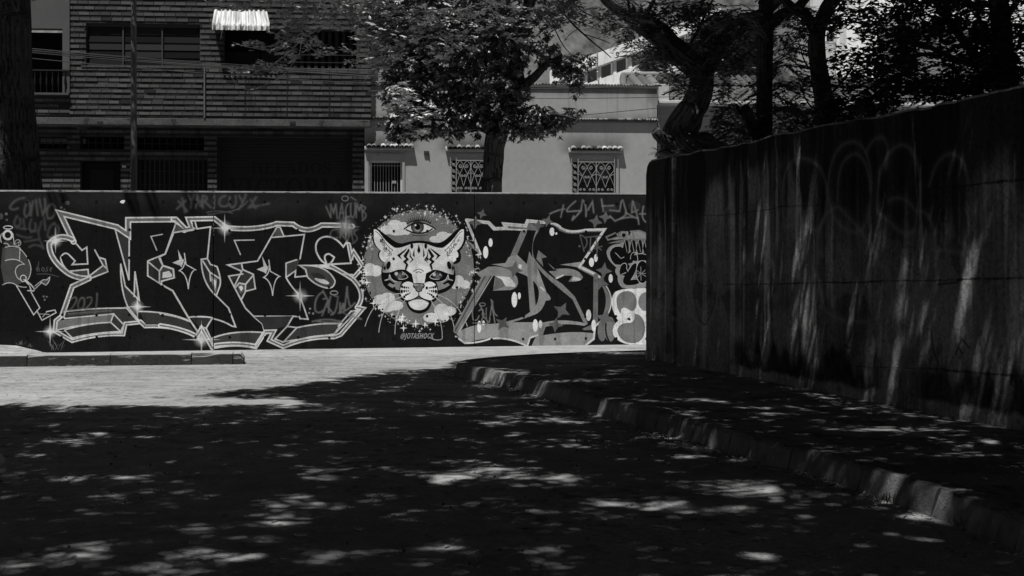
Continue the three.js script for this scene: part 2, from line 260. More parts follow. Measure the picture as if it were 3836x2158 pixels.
  A.line('M1372,330Q1310,330 1322,385Q1350,405 1380,390M1395,400L1400,320Q1450,335 1400,365L1450,420M1455,420L1475,320L1495,420M1535,330Q1480,350 1520,380Q1545,410 1490,440M1400,270L1440,360L1460,260L1500,330', 80, 12, .72, 4);
  A.ring(1348, 822, 30, 16, 115, 9, .9); A.line('M1262,815Q1190,850 1202,960Q1230,990 1262,960M1262,805L1300,880L1255,1000M1265,870Q1320,850 1290,920L1340,980M1322,850Q1300,930 1310,990Q1370,1010 1378,850L1350,845M1395,900L1392,985L1420,900L1425,985L1450,770Q1450,850 1470,920M1180,1045Q1290,1010 1420,1050Q1300,1060 1200,1040M1380,980Q1460,960 1510,900M1440,990L1560,1025M1500,960L1460,1050', 92, 15, .75, 4);
  for (const [x, y] of [[1162, 945], [1155, 978], [1186, 982]]) A.oval(x, y, 9, 9, 105, .9);
  // ---- round picture: a spotted cat under an eye
  A.from(1300, 700, 2.23);
  const sky = (x, y) => (x - 600) ** 2 / 466 ** 2 + (y - 672) ** 2 / 482 ** 2;
  A.oval(600, 672, 464, 480, 90);
  for (let i = 0; i < 5200; i++) { const t = rr(0, 6.28), r = Math.sqrt(rnd()); A.oval(600 + Math.cos(t) * 460 * r, 672 + Math.sin(t) * 476 * r, rr(1.5, 5), rr(1.5, 4), rr(70, 112), 0.35); }
  for (const [x, y, a, b] of [[330, 360, 45, 38], [400, 322, 62, 46], [470, 345, 66, 50], [420, 372, 90, 34], [500, 375, 30, 26], [730, 437, 42, 26], [800, 408, 55, 34], [850, 418, 60, 30], [770, 445, 50, 20], [190, 690, 55, 52], [240, 702, 54, 46], [165, 700, 34, 44], [930, 780, 46, 42], [985, 815, 42, 36], [910, 822, 42, 34], [275, 940, 56, 40], [340, 930, 60, 46], [405, 992, 65, 40], [330, 1010, 72, 36], [790, 1030, 62, 55], [850, 1038, 64, 40], [700, 1092, 66, 40], [780, 1098, 74, 36]]) A.oval(x, y, a, b, 160);
  for (let i = 0; i < 185; i++) { const t = rr(0, 6.28), q = rr(0.9, 1.1) + 0.02 * gauss(), x = 600 + Math.cos(t) * 466 * q, y = 672 + Math.sin(t) * 482 * q; A.star(x, y, i % 9 === 0 ? rr(26, 38) : rr(9, 18), rr(165, 190), 0.17, 0, 1.1); }
  for (let i = 0; i < 240; i++) { const t = rr(0, 6.28), q = rr(0.86, 1.12); A.oval(600 + Math.cos(t) * 466 * q, 672 + Math.sin(t) * 482 * q, 3, 3, 170, .8); }
  for (let i = 0; i < 130; i++) { const t = rr(0, 6.28), q = rr(0.97, 1.05); A.oval(600 + Math.cos(t) * 466 * q, 672 + Math.sin(t) * 482 * q, 7, 7, 14); }
  // eye
  A.fill('M480,352Q600,250 735,352Q620,420 480,352Z', 170); A.fill('M505,305Q600,255 700,305Q720,330 700,325Q600,262 500,330Z', 100);
  { const [x, y] = A.map(588, 335), r = A.k(54), q = A.ctx.createRadialGradient(x, y + r * .5, r * .1, x, y, r); q.addColorStop(0, G(115)); q.addColorStop(.7, G(60)); q.addColorStop(1, G(25)); A.ctx.beginPath(); A.ctx.arc(x, y, r, 0, 7); A.ctx.fillStyle = q; A.ctx.fill(); }
  A.oval(590, 335, 23, 25, 8); A.oval(572, 320, 8, 8, 180);
  A.line('M478,352Q600,252 735,350M495,358Q610,420 712,352', 10, 11); A.line('M500,308Q600,252 700,306', 10, 7); A.line('M545,402Q605,416 672,400', 20, 5);
  for (let i = 0; i < 13; i++) { const t = (i - 6) / 6, x = 600 + t * 92, y = 283 + t * t * 26; A.fill(`M${x - 6},${y}L${x + t * 16},${y - 44 + 14 * t * t}L${x + 6},${y}Z`, 10); }
  // head silhouette, ears, face
  A.from(1400, 830, 4.026);
  const mir = (d) => d.replace(/(-?[\d.]+),(-?[\d.]+)/g, (_, x, y) => (1360 - x) + ',' + y), both = (f) => { f((d) => d, (x) => x); f(mir, (x) => 1360 - x); };
  A.fill('M-20,95Q10,75 60,108L260,258Q350,338 440,328Q560,290 680,286Q810,290 920,325Q1010,335 1100,258L1290,92Q1340,60 1382,72Q1402,110 1392,260Q1370,380 1300,440Q1332,540 1302,600Q1265,640 1205,642Q1242,740 1232,870Q1200,1042 1000,1087L975,1092Q970,1192 872,1226Q840,1382 680,1388Q520,1372 488,1217Q390,1192 374,1087Q228,1072 148,962Q98,860 118,720Q130,650 160,627Q68,582 62,500Q68,450 95,430Q-2,380 -22,260Z', 9);
  const face = 'M165,615Q205,540 240,500Q300,430 340,412Q450,382 560,338Q680,312 800,338Q910,382 1020,412Q1060,430 1120,495Q1190,580 1203,640Q1226,730 1200,802Q1130,790 1050,757Q980,726 900,728L790,782L765,932L605,932L575,792L490,732Q400,712 330,737Q230,782 135,766Q120,700 165,615Z';
  A.fill(face, 158);
  for (const x of [130, 1230]) { const [cx, cy] = A.map(x, 690), r = A.k(150), q = A.ctx.createRadialGradient(cx, cy, 0, cx, cy, r); q.addColorStop(0, G(50, .9)); q.addColorStop(1, G(60, 0)); A.trace(face); A.ctx.fillStyle = q; A.ctx.fill(); }
  A.fill('M500,735L545,680Q680,640 815,680L870,735L790,780L765,932L605,932L580,792Z', 170);
  both((m, X) => {
    A.fill(m('M0,118Q40,105 90,170Q200,330 320,396Q380,402 440,382L330,425L245,500L165,618Q92,580 82,510Q85,462 112,442Q8,370 0,240Z'), 172); A.line(m('M25,150Q70,160 150,280Q220,400 290,432'), 12, 9); A.line(m('M290,432L240,470L245,510L200,520'), 12, 6);
    for (let i = 0; i < 38; i++) { const t = rnd(), x = 85 + t * 150 + rr(-28, 28), y = 260 + t * 240 + rr(-40, 20); A.line(m(`M${x.toFixed(0)},${y.toFixed(0)}L${(x + rr(8, 16)).toFixed(0)},${(y + rr(18, 32)).toFixed(0)}`), 14, 6); }
    A.fill(m('M510,395L350,510L425,577L400,515L480,440Z'), 9); A.fill(m('M530,402L445,520L485,565L440,605L485,650L468,722L487,740L522,650L490,610L532,572L497,530L542,440Z'), 9); A.fill(m('M547,440L540,530L577,570L540,627L602,577L560,520Z'), 9); A.fill(m('M612,400L588,510L617,542Z'), 9);
    A.oval(X(575), 370, 22, 40, 9); A.oval(X(222), 660, 31, 62, 9, 1, X(0) ? -.25 : .25); A.oval(X(166), 702, 16, 28, 12);
    { const [cx, cy] = A.map(X(395), 825), r = A.k(85), q = A.ctx.createRadialGradient(cx, cy, r * .1, cx, cy, r); q.addColorStop(0, G(85)); q.addColorStop(1, G(9)); A.ctx.save(); A.trace(m('M285,800Q340,735 430,755Q490,780 515,835Q470,880 380,865Q310,850 285,800Z')); A.ctx.clip(); A.ctx.fillStyle = q; A.ctx.fillRect(cx - 2 * r, cy - 2 * r, 4 * r, 4 * r); A.ctx.restore(); }
    A.line(m('M372,865Q470,885 517,836Q485,785 428,758'), 158, 9);
    A.fill(m('M165,880L222,862L236,793L268,862Q330,912 425,905Q390,960 388,1037Q290,1017 208,957L240,925L298,952L320,936L240,880L170,897Z'), 96); A.line(m('M168,888L228,868L238,800L266,864Q300,900 345,908'), 150, 9); A.fill(m('M240,925L298,952L320,936L300,1000L230,960Z'), 110, .5);
    A.fill(m('M400,1050Q402,920 510,905Q590,910 610,955Q640,990 632,1050L676,1062L676,1112Q600,1182 500,1187Q400,1150 400,1050Z'), 172);
    for (const [x, y, a, b] of [[430, 985, 17, 23], [463, 993, 14, 19], [495, 998, 12, 14], [522, 1000, 9, 11], [423, 1055, 19, 29], [460, 1050, 13, 21], [490, 1048, 11, 15], [522, 1046, 9, 10], [460, 1135, 19, 21], [487, 1108, 15, 17], [515, 1095, 13, 14], [543, 1080, 10, 10]]) A.oval(X(x), y, a, b, 9);
  });
  for (const [x, y, r, p] of [[340, 786, 27, 160], [440, 792, 13, 150], [462, 806, 8, 150], [912, 800, 25, 160], [1002, 800, 13, 150], [1020, 815, 8, 150]]) A.oval(x, y, r, r, p, .85);
  A.line('M600,755Q680,680 750,752M640,772Q680,742 718,775', 16, 9); A.fill('M680,345L706,440L682,487L655,440Z', 9);
  A.fill('M520,1215L600,1180Q680,1165 760,1180L832,1225Q800,1337 680,1337Q548,1332 520,1215Z', 166); A.line('M495,1200Q620,1182 680,1120Q740,1190 862,1206', 9, 18); A.fill('M680,1128L724,1166L636,1166Z', 66);
  A.line('M680,1060L680,1125', 9, 14); A.fill('M595,965Q600,935 680,932Q760,935 765,965Q760,1000 728,1012Q725,1056 680,1060Q635,1056 632,1012Q600,1000 595,965Z', 84); A.line('M595,965Q600,935 680,932Q760,935 765,965Q760,1000 728,1012Q725,1056 680,1060Q635,1056 632,1012Q600,1000 595,965Z', 9, 11); A.oval(640, 958, 36, 11, 135); A.oval(725, 958, 22, 10, 125); A.oval(612, 985, 14, 8, 10); A.oval(750, 985, 14, 8, 10); A.oval(665, 1020, 10, 18, 120, .7);
  A.from(1300, 700, 2.23);
  A.line('M455,890Q230,900 150,1165M470,915Q290,960 265,1215M490,940Q400,1050 400,1230M730,895Q930,940 1005,1165M735,920Q880,1020 900,1215M700,945Q800,1120 795,1255', 140, 6);
  { const [x, y] = A.map(442, 1268), [x2] = A.map(720, 1268); A.ctx.save(); A.ctx.translate(x, y); A.ctx.rotate(0.01); A.ctx.transform(1, 0, -0.22, 1, 0, 0); A.ctx.font = `bold ${A.k(62)}px sans-serif`; A.ctx.fillStyle = G(112); const w = A.ctx.measureText('@JOTASHOCK').width; A.ctx.scale((x2 - x) / w, 1); A.ctx.fillText('@JOTASHOCK', 0, 0); A.ctx.restore(); }
  A.line('M690,1255Q730,1290 790,1275L798,1255', 112, 8);
  // ---- right-hand lettering
  A.from(1700, 700, 2.07);
  A.line('M215,60L160,1230', 20, 3, .5);
  A.fill('M120,262L270,278L310,325L560,335L660,340L640,300L570,268L560,300L390,285L400,318L330,312L280,270Z', 88);
  A.line('M545,345L452,560', 92, 46); A.line('M268,660L25,1110', 96, 58); A.line('M250,680L10,1115', 62, 12); A.line('M300,690L40,1125', 130, 8);
  A.fill('M172,668Q220,650 265,620Q420,600 490,700Q520,780 440,800L305,806L320,690L250,690L205,700Z', 106); A.fill('M285,602L400,590L425,545L490,525L600,632L610,560L585,500L655,640L720,820Q785,885 712,882Q690,960 640,985Q600,1005 430,1058L340,1058Q450,1040 560,1000Q682,930 662,800Q650,720 520,672L440,640Q350,605 285,602Z', 112);
  A.fill('M585,500L565,605L590,965L642,980L610,690L655,640Z', 104); A.fill('M318,690L430,700Q500,765 470,776L400,770Q370,715 318,690Z', 158); A.fill('M302,806Q330,740 318,690L372,720L400,770Z', 80); A.fill('M505,600L530,605L520,640L500,640Z', 165); A.line('M520,660Q650,720 665,800Q680,930 560,1000', 110, 14); A.line('M670,775L700,800', 165, 9);
  A.fill('M660,340Q590,430 620,545Q690,660 840,752L938,850L1042,1062L1005,1050L920,872L820,790Q640,645 612,560Q595,440 640,335Z', 98); A.fill('M655,490L722,545L682,555L695,620L640,560Z', 90);
  A.fill('M725,585L775,640Q960,610 1002,700Q990,742 888,735L920,692Q830,680 795,712L735,655L800,650Z', 108); A.fill('M930,694L992,715L978,727L912,727Z', 160); A.line('M795,710L850,685', 160, 12); A.fill('M820,604L995,580L970,628Q900,610 820,604Z', 112); A.line('M980,622L1100,685', 95, 36);
  A.dbl('M100,258L270,278L312,325L408,322L390,288L556,302L572,264L700,276', 26, 155, 110); A.line('M100,262L205,520', 155, 20); A.line('M560,335L310,325', 155, 12); A.line('M760,285Q810,290 830,320Q900,365 1020,335L1170,330L975,620L1105,682L1130,700', 158, 20); A.line('M760,292Q800,305 820,335Q900,378 1020,345L1140,345', 90, 9); A.fill('M100,415L170,460L205,525L150,480Z', 100);
  A.fill('M20,1140Q110,1062 300,1062L440,1050L700,1050Q850,1015 1040,1062L1012,1078Q850,1050 712,1085L690,1152Q900,1112 1082,1135L1095,1160L1020,1228L600,1238L640,1152L592,1172L562,1236Q450,1165 300,1172Q190,1180 80,1216Z', 112); A.line('M15,1160L85,1212Q190,1212 282,1178Q430,1160 570,1238L590,1172L650,1150', 158, 13); A.line('M1145,1040L1095,1080L1085,1180L1022,1228', 158, 16); A.fill('M995,1102L1075,1065L1090,1110L1010,1112Z', 90);
  A.line('M1102,690L1098,1040', 84, 38); A.fill('M1165,765Q1255,880 1190,992L1145,1020Q1210,880 1150,770Z', 86); A.line('M1182,770Q1255,880 1195,985', 150, 10); A.oval(1150, 1115, 36, 82, 84); A.oval(1212, 1105, 46, 95, 92); A.line('M1180,1060Q1170,1150 1210,1205', 18, 12);
  for (const [x, y, r, t] of [[218, 210, 42, .3], [165, 280, 58, .1], [728, 265, 50, .3], [655, 300, 50, .1], [1100, 270, 58, .2], [1175, 235, 52, .1], [1165, 650, 66, .1], [1140, 740, 66, .3], [838, 960, 72, .5], [790, 1070, 62, .1], [378, 1060, 62, .6], [1172, 1020, 76, .3], [470, 640, 70, .2]]) A.star(x, y, r, 74, 0.3, t);
  for (const [x, y, a, b] of [[285, 432, 16, 32], [247, 507, 20, 46], [762, 348, 20, 32], [795, 362, 8, 10], [470, 875, 22, 58], [508, 845, 12, 26], [632, 1075, 20, 48], [672, 1065, 14, 30], [1045, 995, 20, 44], [1068, 585, 20, 35], [1102, 552, 15, 30], [1217, 710, 17, 33], [1085, 1075, 18, 45], [197, 1085, 16, 45], [230, 1055, 10, 18]]) A.oval(x, y, a, b, 178);
  A.oval(975, 460, 9, 9, 70);
  A.line('M745,210Q800,180 860,172M850,140L830,235M945,110Q860,180 880,192L985,185Q960,220 915,262L930,225M1000,100L985,190M1000,100Q1030,130 1025,230M1040,180L1075,115L1085,200M1145,95L1160,190M1150,150L1240,145M1210,180L1285,190L1300,110M1255,262Q1330,230 1340,205L1310,100M1330,200L1430,250L1390,110M1430,250L1435,290M1385,110L1380,200L1430,180M1470,150L1460,215Q1470,280 1510,275M1440,210L1510,210M1210,225L1250,265Q1330,225 1430,240', 112, 13, .78, 4); A.oval(1210, 170, 60, 30, 60, .35); A.oval(1400, 150, 50, 40, 70, .3);
  A.line('M978,372L1010,500M978,372Q1060,400 1020,470L1012,475M1062,390L1055,500M1040,500L1075,500M1020,392L1140,380M1105,390L1110,540M1085,480L1150,460M1090,445L1145,490M1118,430L1112,505', 74, 10, .85, 1);
  A.ring(222, 912, 22, 12, 92, 8, .9); A.line('M178,895Q130,940 150,1030Q180,1050 195,1000M200,910L235,985L205,1065M195,960Q240,930 220,990L262,1045M252,940Q245,1060 275,1050L300,880Q300,980 335,1000M290,875L320,1065M150,1055L260,1060', 92, 11, .85, 1);
  // bubble letters at the end
  A.fill('M1182,388L1265,352L1282,400L1300,345L1352,345L1355,385L1380,340L1430,338L1700,395L1700,790L1310,786Q1262,745 1272,692Q1238,660 1260,625Q1180,560 1185,500Q1200,445 1290,440L1318,405L1195,412Z', 112); A.line('M1182,388L1265,352L1290,380L1195,412ZM1285,355Q1350,330 1340,395Q1290,410 1285,355M1370,345L1440,340L1560,385M1385,352L1395,400', 92, 12); A.fill('M1190,392L1258,362L1270,385L1200,405Z', 14); A.oval(1318, 375, 16, 16, 14); A.fill('M1190,440Q1300,400 1400,405L1560,400L1560,425L1330,430Z', 88);
  A.fill('M1212,500Q1230,455 1290,460Q1330,470 1345,520L1380,500L1400,560L1380,590Q1290,610 1250,600Q1205,560 1212,500Z', 9); A.line('M1212,500Q1230,455 1290,460Q1330,472 1340,520M1252,510L1295,555L1320,545', 140, 5);
  for (const x of [1335, 1390, 1440, 1490, 1545]) { A.fill(`M${x - 24},480Q${x - 10},400 ${x + 10},415Q${x + 26},440 ${x + 22},500L${x},545Z`, 9); A.line(`M${x - 10},415L${x + 8},505`, 140, 4); }
  A.fill('M1365,540L1480,510L1700,520L1700,560L1400,575Z', 9); A.line('M1370,560Q1370,500 1410,510Q1430,540 1425,570M1430,520Q1490,510 1520,550', 140, 5); 
  A.fill('M1285,650Q1290,590 1345,595Q1375,610 1360,650Q1385,580 1420,590Q1440,640 1380,715Q1440,700 1442,740Q1420,765 1340,762Q1295,745 1325,690L1290,680Z', 9); A.line('M1285,650Q1290,590 1330,592Q1345,600 1340,630L1350,655Q1385,580 1418,592Q1430,640 1375,720L1400,715Q1445,715 1440,745M1300,680L1335,665', 140, 5);
  A.oval(1462, 660, 50, 88, 9); A.ring(1462, 660, 50, 88, 140, 5); A.line('M1450,620L1452,725M1420,650L1490,695M1485,645L1425,700M1415,672L1500,672', 100, 6);
  A.oval(1590, 650, 70, 100, 9);
  A.fill('M1255,812Q1330,782 1400,790Q1470,778 1570,800L1720,830L1720,1225L1440,1225Q1290,1235 1238,1150Q1218,1080 1275,1038Q1220,960 1225,880Q1230,830 1255,812Z', 178);
  A.fill('M1262,870Q1275,812 1345,808Q1412,812 1418,890Q1420,955 1380,965Q1330,930 1300,948L1295,985Q1262,950 1262,870Z', 94); A.fill('M1432,880Q1445,812 1510,815L1640,830L1640,960L1470,962Q1425,930 1432,880Z', 100); A.fill('M1268,1120Q1275,1050 1370,1055Q1410,1040 1400,985Q1470,985 1485,1090Q1480,1200 1400,1212Q1290,1215 1268,1120Z', 92); A.fill('M1500,1000L1640,990L1640,1210L1490,1205Q1510,1100 1500,1000Z', 94); A.fill('M1338,1025L1362,1012L1372,1030L1365,1038Z', 10); A.oval(1322, 955, 24, 18, 178); A.line('M1322,960Q1350,985 1400,975', 178, 16);
  for (let i = 0; i < 500; i++) A.oval(rr(1260, 1490), rr(810, 1210), rr(1, 4), rr(1, 4), rr(80, 110), .3);
  seed = s0;
}
// ---------------------------------------------------------------- ground
{
  const road = grayTex(2048, 2048, (u, v) => {
    const X = u * 30, Z = v * 30;                                // metres; z = Z - 27
    const far = sstep(9, 12.5, 27 - Z);
    let a = 0.225 + 0.10 * (fbmR(X * 0.6, Z * 0.6, 4) - 0.5) + 0.12 * (fbmR(X * 5, Z * 5, 4) - 0.5) + 0.12 * (fbmR(X * 31, Z * 31, 3) - 0.5);
    a += far * 0.085 * (fbm(X * 0.42 + 3, Z * 4.3, 4) - 0.5) + far * 0.07 * (fbmR(X * 1.2, Z * 9, 3) - 0.5);
    a += 0.05 * sstep(21.0, 22.3, 27 - Z);
    a -= 0.10 * sstep(0.62, 0.74, fbmR(X * 11 + 40, Z * 11, 3)) * sstep(.35, .65, fbmR(X * 0.7, Z * 0.7, 2));
    a -= 0.12 * sstep(0.70, 0.80, fbmR(X * 38, Z * 38, 2)) * sstep(0.45, 0.6, fbmR(X * 1.5, Z * 1.5, 2));
    const crack = Math.abs(fbmR(X * 0.3 + 60, Z * 0.5 + 11, 4) - 0.5); a -= 0.12 * sstep(0.005, 0.001, crack) * sstep(0.5, 0.62, fbmR(X * 0.3, Z * 0.3 + 3, 2));
    for (const [zj, x0, x1] of [[-21.75, -2.2, 1.6], [-20.4, -2.0, .5]]) a -= 0.16 * sstep(.03, .012, Math.abs(Z - 27 - zj + .1 * (X - 15) * .2)) * sstep(x0 - .3, x0, X - 15) * sstep(x1 + .3, x1, X - 15);
    return clamp(a, 0.03, 0.5);
  });
  const bump = grayTex(1024, 1024, (u, v) => 0.5 + 0.6 * (fbmR(u * 60, v * 60, 4) - 0.5) + 0.5 * (fbmR(u * 190, v * 190, 2) - 0.5), false);
  const pos = [], uv = [], idx = [], xs = [-1500, -300, -60, -15, -5, 0, 5, 15, 60, 300, 1500], zs = [-1500, -300, -60, -27, -18, -9, 0, 3, 60, 300, 1500];
  for (const z of zs) for (const x of xs) { pos.push(x, 0, z); uv.push((x + 15) / 30, (z + 27) / 30); }
  for (let j = 0; j < zs.length - 1; j++) for (let i = 0; i < xs.length - 1; i++) { const a = j * xs.length + i, b = a + xs.length; idx.push(a, b, a + 1, a + 1, b, b + 1); }
  const g = new THREE.BufferGeometry(); g.setAttribute('position', new THREE.Float32BufferAttribute(pos, 3)); g.setAttribute('uv', new THREE.Float32BufferAttribute(uv, 2)); g.setIndex(idx); g.computeVertexNormals();
  struct('road', g, mat(1, { map: road, bumpMap: rep(bump, 12, 12), bumpScale: 0.008, roughness: 0.93 }), 'pale dusty road, sunlit before the mural and dappled by tree shade in front', 'road');
}

// ---------------------------------------------------------------- graffiti wall
{
  const L = -3.0, R = 15.5, cuts = [L, WP.at(800, 1000).x, WP.at(1778, 1000).x, WP.at(2700, 1000).x, R];
  const w = thing('graffiti_wall', 'long low wall of concrete panels painted black with pale graffiti lettering and a cat mural', 'wall', [WP.p0.x, 0, WP.p0.z], WP.a);
  const top = concrete(0.3), plain = mat(0.02, { bumpMap: rep(texFine, 1, 1), bumpScale: 0.002 }), back = concrete(0.25);
  const hole = new THREE.CylinderGeometry(0.023, 0.02, 0.006, 10).rotateX(Math.PI / 2), holeM = mat(0.006);
  for (let i = 0; i < 4; i++) {
    const x0 = cuts[i] + 0.006, x1 = cuts[i + 1] - 0.006, y0 = wallTop(x0) - 0.03, y1 = wallTop(x1) - 0.03, H = 2.9;
    let m = plain;
    if (i < 3) {
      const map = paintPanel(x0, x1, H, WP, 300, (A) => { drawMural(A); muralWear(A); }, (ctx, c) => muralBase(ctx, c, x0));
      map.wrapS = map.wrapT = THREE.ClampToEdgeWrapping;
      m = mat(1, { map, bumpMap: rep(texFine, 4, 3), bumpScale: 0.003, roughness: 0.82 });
    }
    const g = slab([[x0, -0.2], [x1, -0.2], [x1, y1], [x0, y0]], [], 0.25, -0.25, 0.008).toNonIndexed(), p = g.attributes.position, uv = g.attributes.uv;
    for (let k = 0; k < p.count; k++) uv.setXY(k, clamp((p.getX(k) - x0) / (x1 - x0), 0, 1), p.getY(k) / H);
    part('wall_panel', g, m, w);
    part('coping', slab([[x0, y0], [x1, y1], [x1, y1 + 0.03], [x0, y0 + 0.03]], [], 0.262, -0.257, 0.006), top, w);
  }
  for (const y of [755, 862, 966, 1073, 1180, 1264]) for (const x of [104, 232, 360, 485, 610, 733, 861, 992, 1116, 1233, 1353, 1475, 1600, 1712, 1840, 1961, 2079, 2193, 2309, 2422]) {
    const q = WP.at(x, y + (x > 1300 ? 5 : 0)); const o = part('tie_hole', hole, holeM, w); o.position.set(q.x + rr(-.01, .01), q.y + rr(-.01, .01), 0.0005);
  }
}

// ---------------------------------------------------------------- raised street behind the wall, and the hills
{
  const g = boxUV(new THREE.ExtrudeGeometry(poly([[-60, 11.55], [52.5, 36.0], [80, 140], [-80, 140]]), { depth: 2.0, bevelEnabled: false }).rotateX(-Math.PI / 2));
  // shape y runs away from the camera (-z); the front edge follows the back of the wall
  struct('upper_street', g, concrete(0.2), 'raised street behind the graffiti wall in front of the houses', 'street');
  const pos = [], idx = [], uv = [], NX = 70, NZ = 34;
  for (let j = 0; j <= NZ; j++) for (let i = 0; i <= NX; i++) {
    const x = -260 + 520 * i / NX, z = -95 - 420 * j / NZ, r = sstep(-95, -480, z);
    const y = 1.9 + r * 165 * (0.75 + 0.5 * fbm(x * 0.008 + 4, z * 0.008, 4)) + r * 26 * (fbm(x * 0.03, z * 0.03, 4) - 0.5);
    pos.push(x, y, z); uv.push(x / 60, z / 150);
  }
  for (let j = 0; j < NZ; j++) for (let i = 0; i < NX; i++) { const a = j * (NX + 1) + i, b = a + NX + 1; idx.push(a, a + 1, b, a + 1, b + 1, b); }
  const hg = new THREE.BufferGeometry(); hg.setAttribute('position', new THREE.Float32BufferAttribute(pos, 3)); hg.setAttribute('uv', new THREE.Float32BufferAttribute(uv, 2)); hg.setIndex(idx); hg.computeVertexNormals();
  const tex = grayTex(1024, 1024, (u, v) => 0.085 + 0.09 * (fbm(u * 12, v * 12, 5) - 0.5) + 0.09 * (fbm(u * 60, v * 60, 3) - 0.5) - 0.03 * sstep(.55, .7, fbm(u * 30, v * 30, 3)));
  struct('hills', hg, mat(1, { map: tex, roughness: 1 }), 'steep scrub-covered hillside rising behind the houses', 'hill');
}

// one kerb stone swept along a line: where(t) gives a point and the direction inwards; prof lists [inwards, up]
function kerbStone(where, t0, t1, prof, S, chip, uvOf, id, end = 0) {
  const pos = [], idx = [], uv = [], w = prof.length;
  for (let j = 0; j <= S; j++) {
    const t = t0 + (t1 - t0) * j / S, [c, inn, u] = where(t), e = end * Math.max(0, (j / S - .72) / .28);
    prof.forEach(([a, y], q) => {
      const top = q > 1 && q < w - 1, edge = q > 1 && q < 4, n = fbmR(u * 3.1 + id * 7.7, q * .35, 3) - .5, bite = edge ? chip * 3.2 * sstep(.66, .85, noise(u * 2.6 + 11, id * 1.3)) : 0;
      const p = c.clone().addScaledVector(inn, a + (q > 0 && q < w - 1 ? chip * n : 0) + bite * .7);
      pos.push(p.x, y + (top ? chip * .7 * n - bite : 0) - (top ? e * .04 : 0), p.z); uv.push(...uvOf(u, q, y));
    });
  }
  for (let j = 0; j < S; j++) for (let q = 0; q < w - 1; q++) { const a = j * w + q, b = a + w; idx.push(a, b, a + 1, b, b + 1, a + 1); }
  for (const j of [0, S]) for (let q = 1; q < w - 1; q++) idx.push(...(j ? [j * w, j * w + q + 1, j * w + q] : [j * w, j * w + q, j * w + q + 1]));
  const g = new THREE.BufferGeometry(); g.setAttribute('position', new THREE.Float32BufferAttribute(pos, 3)); g.setAttribute('uv', new THREE.Float32BufferAttribute(uv, 2)); g.setIndex(idx);
  const f = g.toNonIndexed(); f.computeVertexNormals(); return f;
}

// ---------------------------------------------------------------- pavement and kerb on the right
const KERB = [[3.1, 6], [3.05, 1], [3.0, -3], [2.9, -5.6], [2.68, -7.6], [2.46, -8.6], [2.3, -9.3], [1.98, -10.2], [1.6, -11.35], [1.26, -12.4], [0.98, -13.2], [0.74, -14.0], [0.36, -15.3], [-0.26, -16.85], [-0.62, -17.6], [-0.74, -18.05], [-0.7, -18.5], [-0.45, -18.98], [0.3, -19.75], [2.1, -20.65], [5.0, -21.4], [9, -22.0]];
const kerbCurve = new THREE.CatmullRomCurve3(KERB.map(([x, z]) => V(x, 0, z)), false, 'centripetal');
const RW = new Plane(V(1.949, 0, -19.03), -Math.acos(0.2578));       // face of the old wall on the right; local x runs towards the camera
{
  const cm = [0.15, 0.2, 0.11, 0.17, 0.13].map((v) => concrete(v, { bumpScale: 0.012 }));
  const k = thing('kerb', 'long curved concrete kerb along the right pavement, battered and dirty, with sun flecks', 'kerb');
  const len = kerbCurve.getLength(), n = Math.round(len / 0.95);
  const prof = [[-0.055, -0.05], [-0.045, 0.0], [-0.004, 0.145], [0.008, 0.166], [0.028, 0.175], [0.1, 0.177], [0.18, 0.176], [0.18, -0.05]];   // inwards, up
  for (let i = 0; i < n; i++) part('kerb_stone', kerbStone((t) => { const c = kerbCurve.getPointAt(t), tg = kerbCurve.getTangentAt(t); return [c, V(-tg.z, 0, tg.x), t * len]; }, (i + .007) / n, (i + .993) / n, prof, 14, .0055, (u, q) => [u, q * .09], i), cm[Math.floor(hash(i, 4) * 5)], k);
  // pavement behind it, as far as the wall and beyond
  const inner = []; for (let i = 0; i <= 120; i++) { const t = i / 120, c = kerbCurve.getPointAt(t), tg = kerbCurve.getTangentAt(t); inner.push([c.x - tg.z * 0.17, -(c.z + tg.x * 0.17)]); }
  const g = boxUV(new THREE.ExtrudeGeometry(poly([...inner, [9, 19], [9, -6]]), { depth: 0.2, bevelEnabled: false }).rotateX(-Math.PI / 2).translate(0, -0.032, 0));
  struct('pavement', g, concrete(0.16, { bumpScale: 0.01 }), 'raised pavement between the curved kerb and the stained wall, covered in leaf dust', 'pavement');
}

